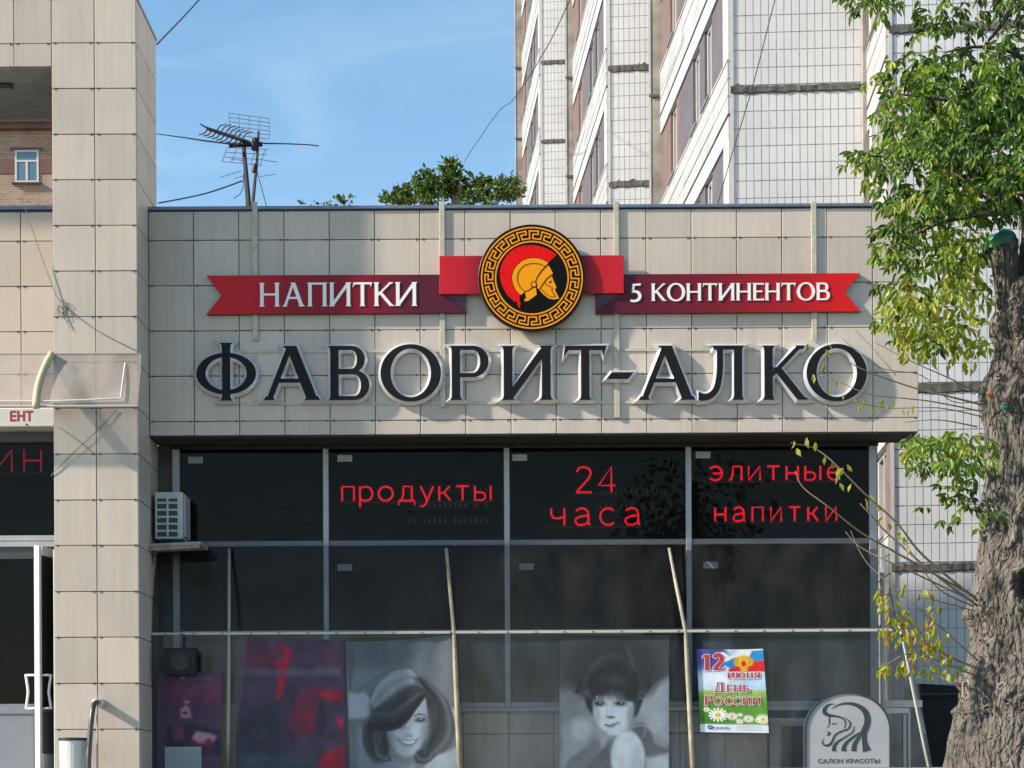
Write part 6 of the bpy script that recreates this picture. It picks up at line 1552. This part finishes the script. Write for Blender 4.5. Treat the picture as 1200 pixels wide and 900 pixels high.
fill(1100, 385, 45, 26, 26, YM); fill(1060, 358, 26, 20, 16, YM); fill(1128, 400, 22, 26, 14, YM); fill(1128, 518, 24, 12, 24, GL); fill(1095, 532, 26, 13, 26, GL); fill(1072, 520, 12, 14, 9, YM); fill(1135, 545, 18, 18, 24, GM_); fill(1100, 548, 18, 10, 10, GM_); fill(1118, 572, 11, 20, 12, GM_); fill(1138, 580, 9, 20, 12, GD); fill(1098, 600, 6, 9, 3, GL); fill(1140, 610, 8, 12, 5, GM_)
# crown going on beyond the frame
fill(1290, 60, 120, 150, 420, GD, .9); fill(1270, 180, 90, 80, 180, GD, .7); fill(1150, -90, 160, 70, 220, GD, .9); fill(1190, 130, 60, 90, 120, GD, .5, 1, .7)
link('crown', mesh_of('crown', vs, fs, ms, LMS), tree, kind='stuff')

# leaves that can be told apart, one object each
LEAFM = {}
def leaf_obj(p, d, L, mi, wide=.5):
    key = (mi, round(L, 2), round(wide, 1), random.randrange(3))
    if key not in LEAFM:
        v_, f_, m_ = [], [], []; leaflet(v_, f_, m_, Vector((0,0,0)), Vector((0,0,-1)), Vector((0,-1,0)), L, L*wide, 0, (.05, .18, .3)[key[3]]); LEAFM[key] = mesh_of('leaf', v_, f_, m_, [LMS[mi]])
    o = bpy.data.objects.new('leaf', LEAFM[key]); C.objects.link(o); o.parent = tree
    rot = Vector((0,0,-1)).rotation_difference(d.normalized()).to_matrix().to_4x4() @ Matrix.Rotation(random.uniform(-1.1, 1.1), 4, 'Z')
    o.matrix_parent_inverse = Matrix.Identity(4); o.location = p-tree.location; o.rotation_mode = 'QUATERNION'; o.rotation_quaternion = rot.to_quaternion(); return o
def leaves_px(L, size=(.07, .10), mis=(3,), wide=.5, Y=-.5, jit=1.5):
    for x, y in L:
        leaf_obj(W(x+random.uniform(-jit, jit), y-4+random.uniform(-jit, jit), YT+Y+random.uniform(-.08, .08)), Vector((random.gauss(0, .45), random.gauss(0, .35), -1)), random.uniform(*size), random.choice(mis), wide)
leaves_px([(930, 520), (933, 530), (955, 522), (946, 517), (967, 539), (975, 545), (982, 553), (988, 552), (984, 570), (998, 571), (993, 548), (980, 558)], (.055, .085), (2, 3, 3), .5, -.58, .6)
leaves_px([(1014, 588), (1018, 585), (1017, 594), (1026, 599), (1034, 610), (1040, 618), (1060, 632), (1066, 645), (1053, 624)], (.045, .075), (3, 3, 4), .5, -.42)
leaves_px([(954, 441), (967, 412), (970, 456), (982, 447), (986, 466), (1001, 470), (1013, 475), (1020, 480), (1008, 478), (1040, 478), (1030, 482), (1055, 485), (1048, 476), (1065, 483), (1072, 479), (946, 405), (965, 430), (1036, 470)], (.04, .075), (3, 3, 2), .42, -.5)
cl = []
for cx, cy, rx, ry, n in ((1038, 705, 12, 14, 15), (1048, 722, 16, 12, 16), (1060, 745, 20, 12, 20), (1082, 760, 18, 12, 18), (1034, 745, 10, 6, 8), (1100, 750, 14, 10, 10), (1112, 772, 12, 8, 7), (1040, 788, 16, 6, 12), (1072, 785, 22, 9, 14), (1085, 735, 12, 10, 7), (1061, 690, 4, 4, 2), (1082, 697, 6, 4, 3), (1095, 715, 8, 8, 4), (1120, 785, 8, 6, 4), (1100, 790, 12, 6, 5)):
    for _ in range(n): a = random.uniform(0, 6.28); r_ = random.random()**.5; cl.append((cx+rx*r_*math.cos(a), cy+ry*r_*math.sin(a)))
leaves_px(cl, (.055, .085), (3, 3, 2, 3, 4), .55, -.42)
cl = []
for cx, cy, rx, ry, n in ((1040, 355, 10, 14, 9), (1075, 360, 24, 12, 20), (1062, 385, 18, 14, 14), (1110, 375, 26, 14, 24), (1145, 370, 14, 22, 16), (1105, 400, 22, 14, 18), (1140, 405, 10, 16, 10), (1132, 425, 12, 10, 7), (1080, 420, 16, 12, 10), (1045, 385, 8, 12, 6), (1130, 305, 22, 34, 26), (1118, 340, 24, 16, 16), (1055, 418, 8, 8, 4), (1128, 520, 16, 8, 7), (1070, 528, 8, 14, 6), (1140, 290, 10, 20, 8), (1110, 210, 16, 9, 8), (1135, 228, 14, 10, 8)):
    for _ in range(n): a = random.uniform(0, 6.28); r_ = random.random()**.5; cl.append((cx+rx*r_*math.cos(a), cy+ry*r_*math.sin(a)))
random.shuffle(cl)
leaves_px(cl[:230], (.06, .095), (3, 3, 2, 3, 2), .5, -.62)
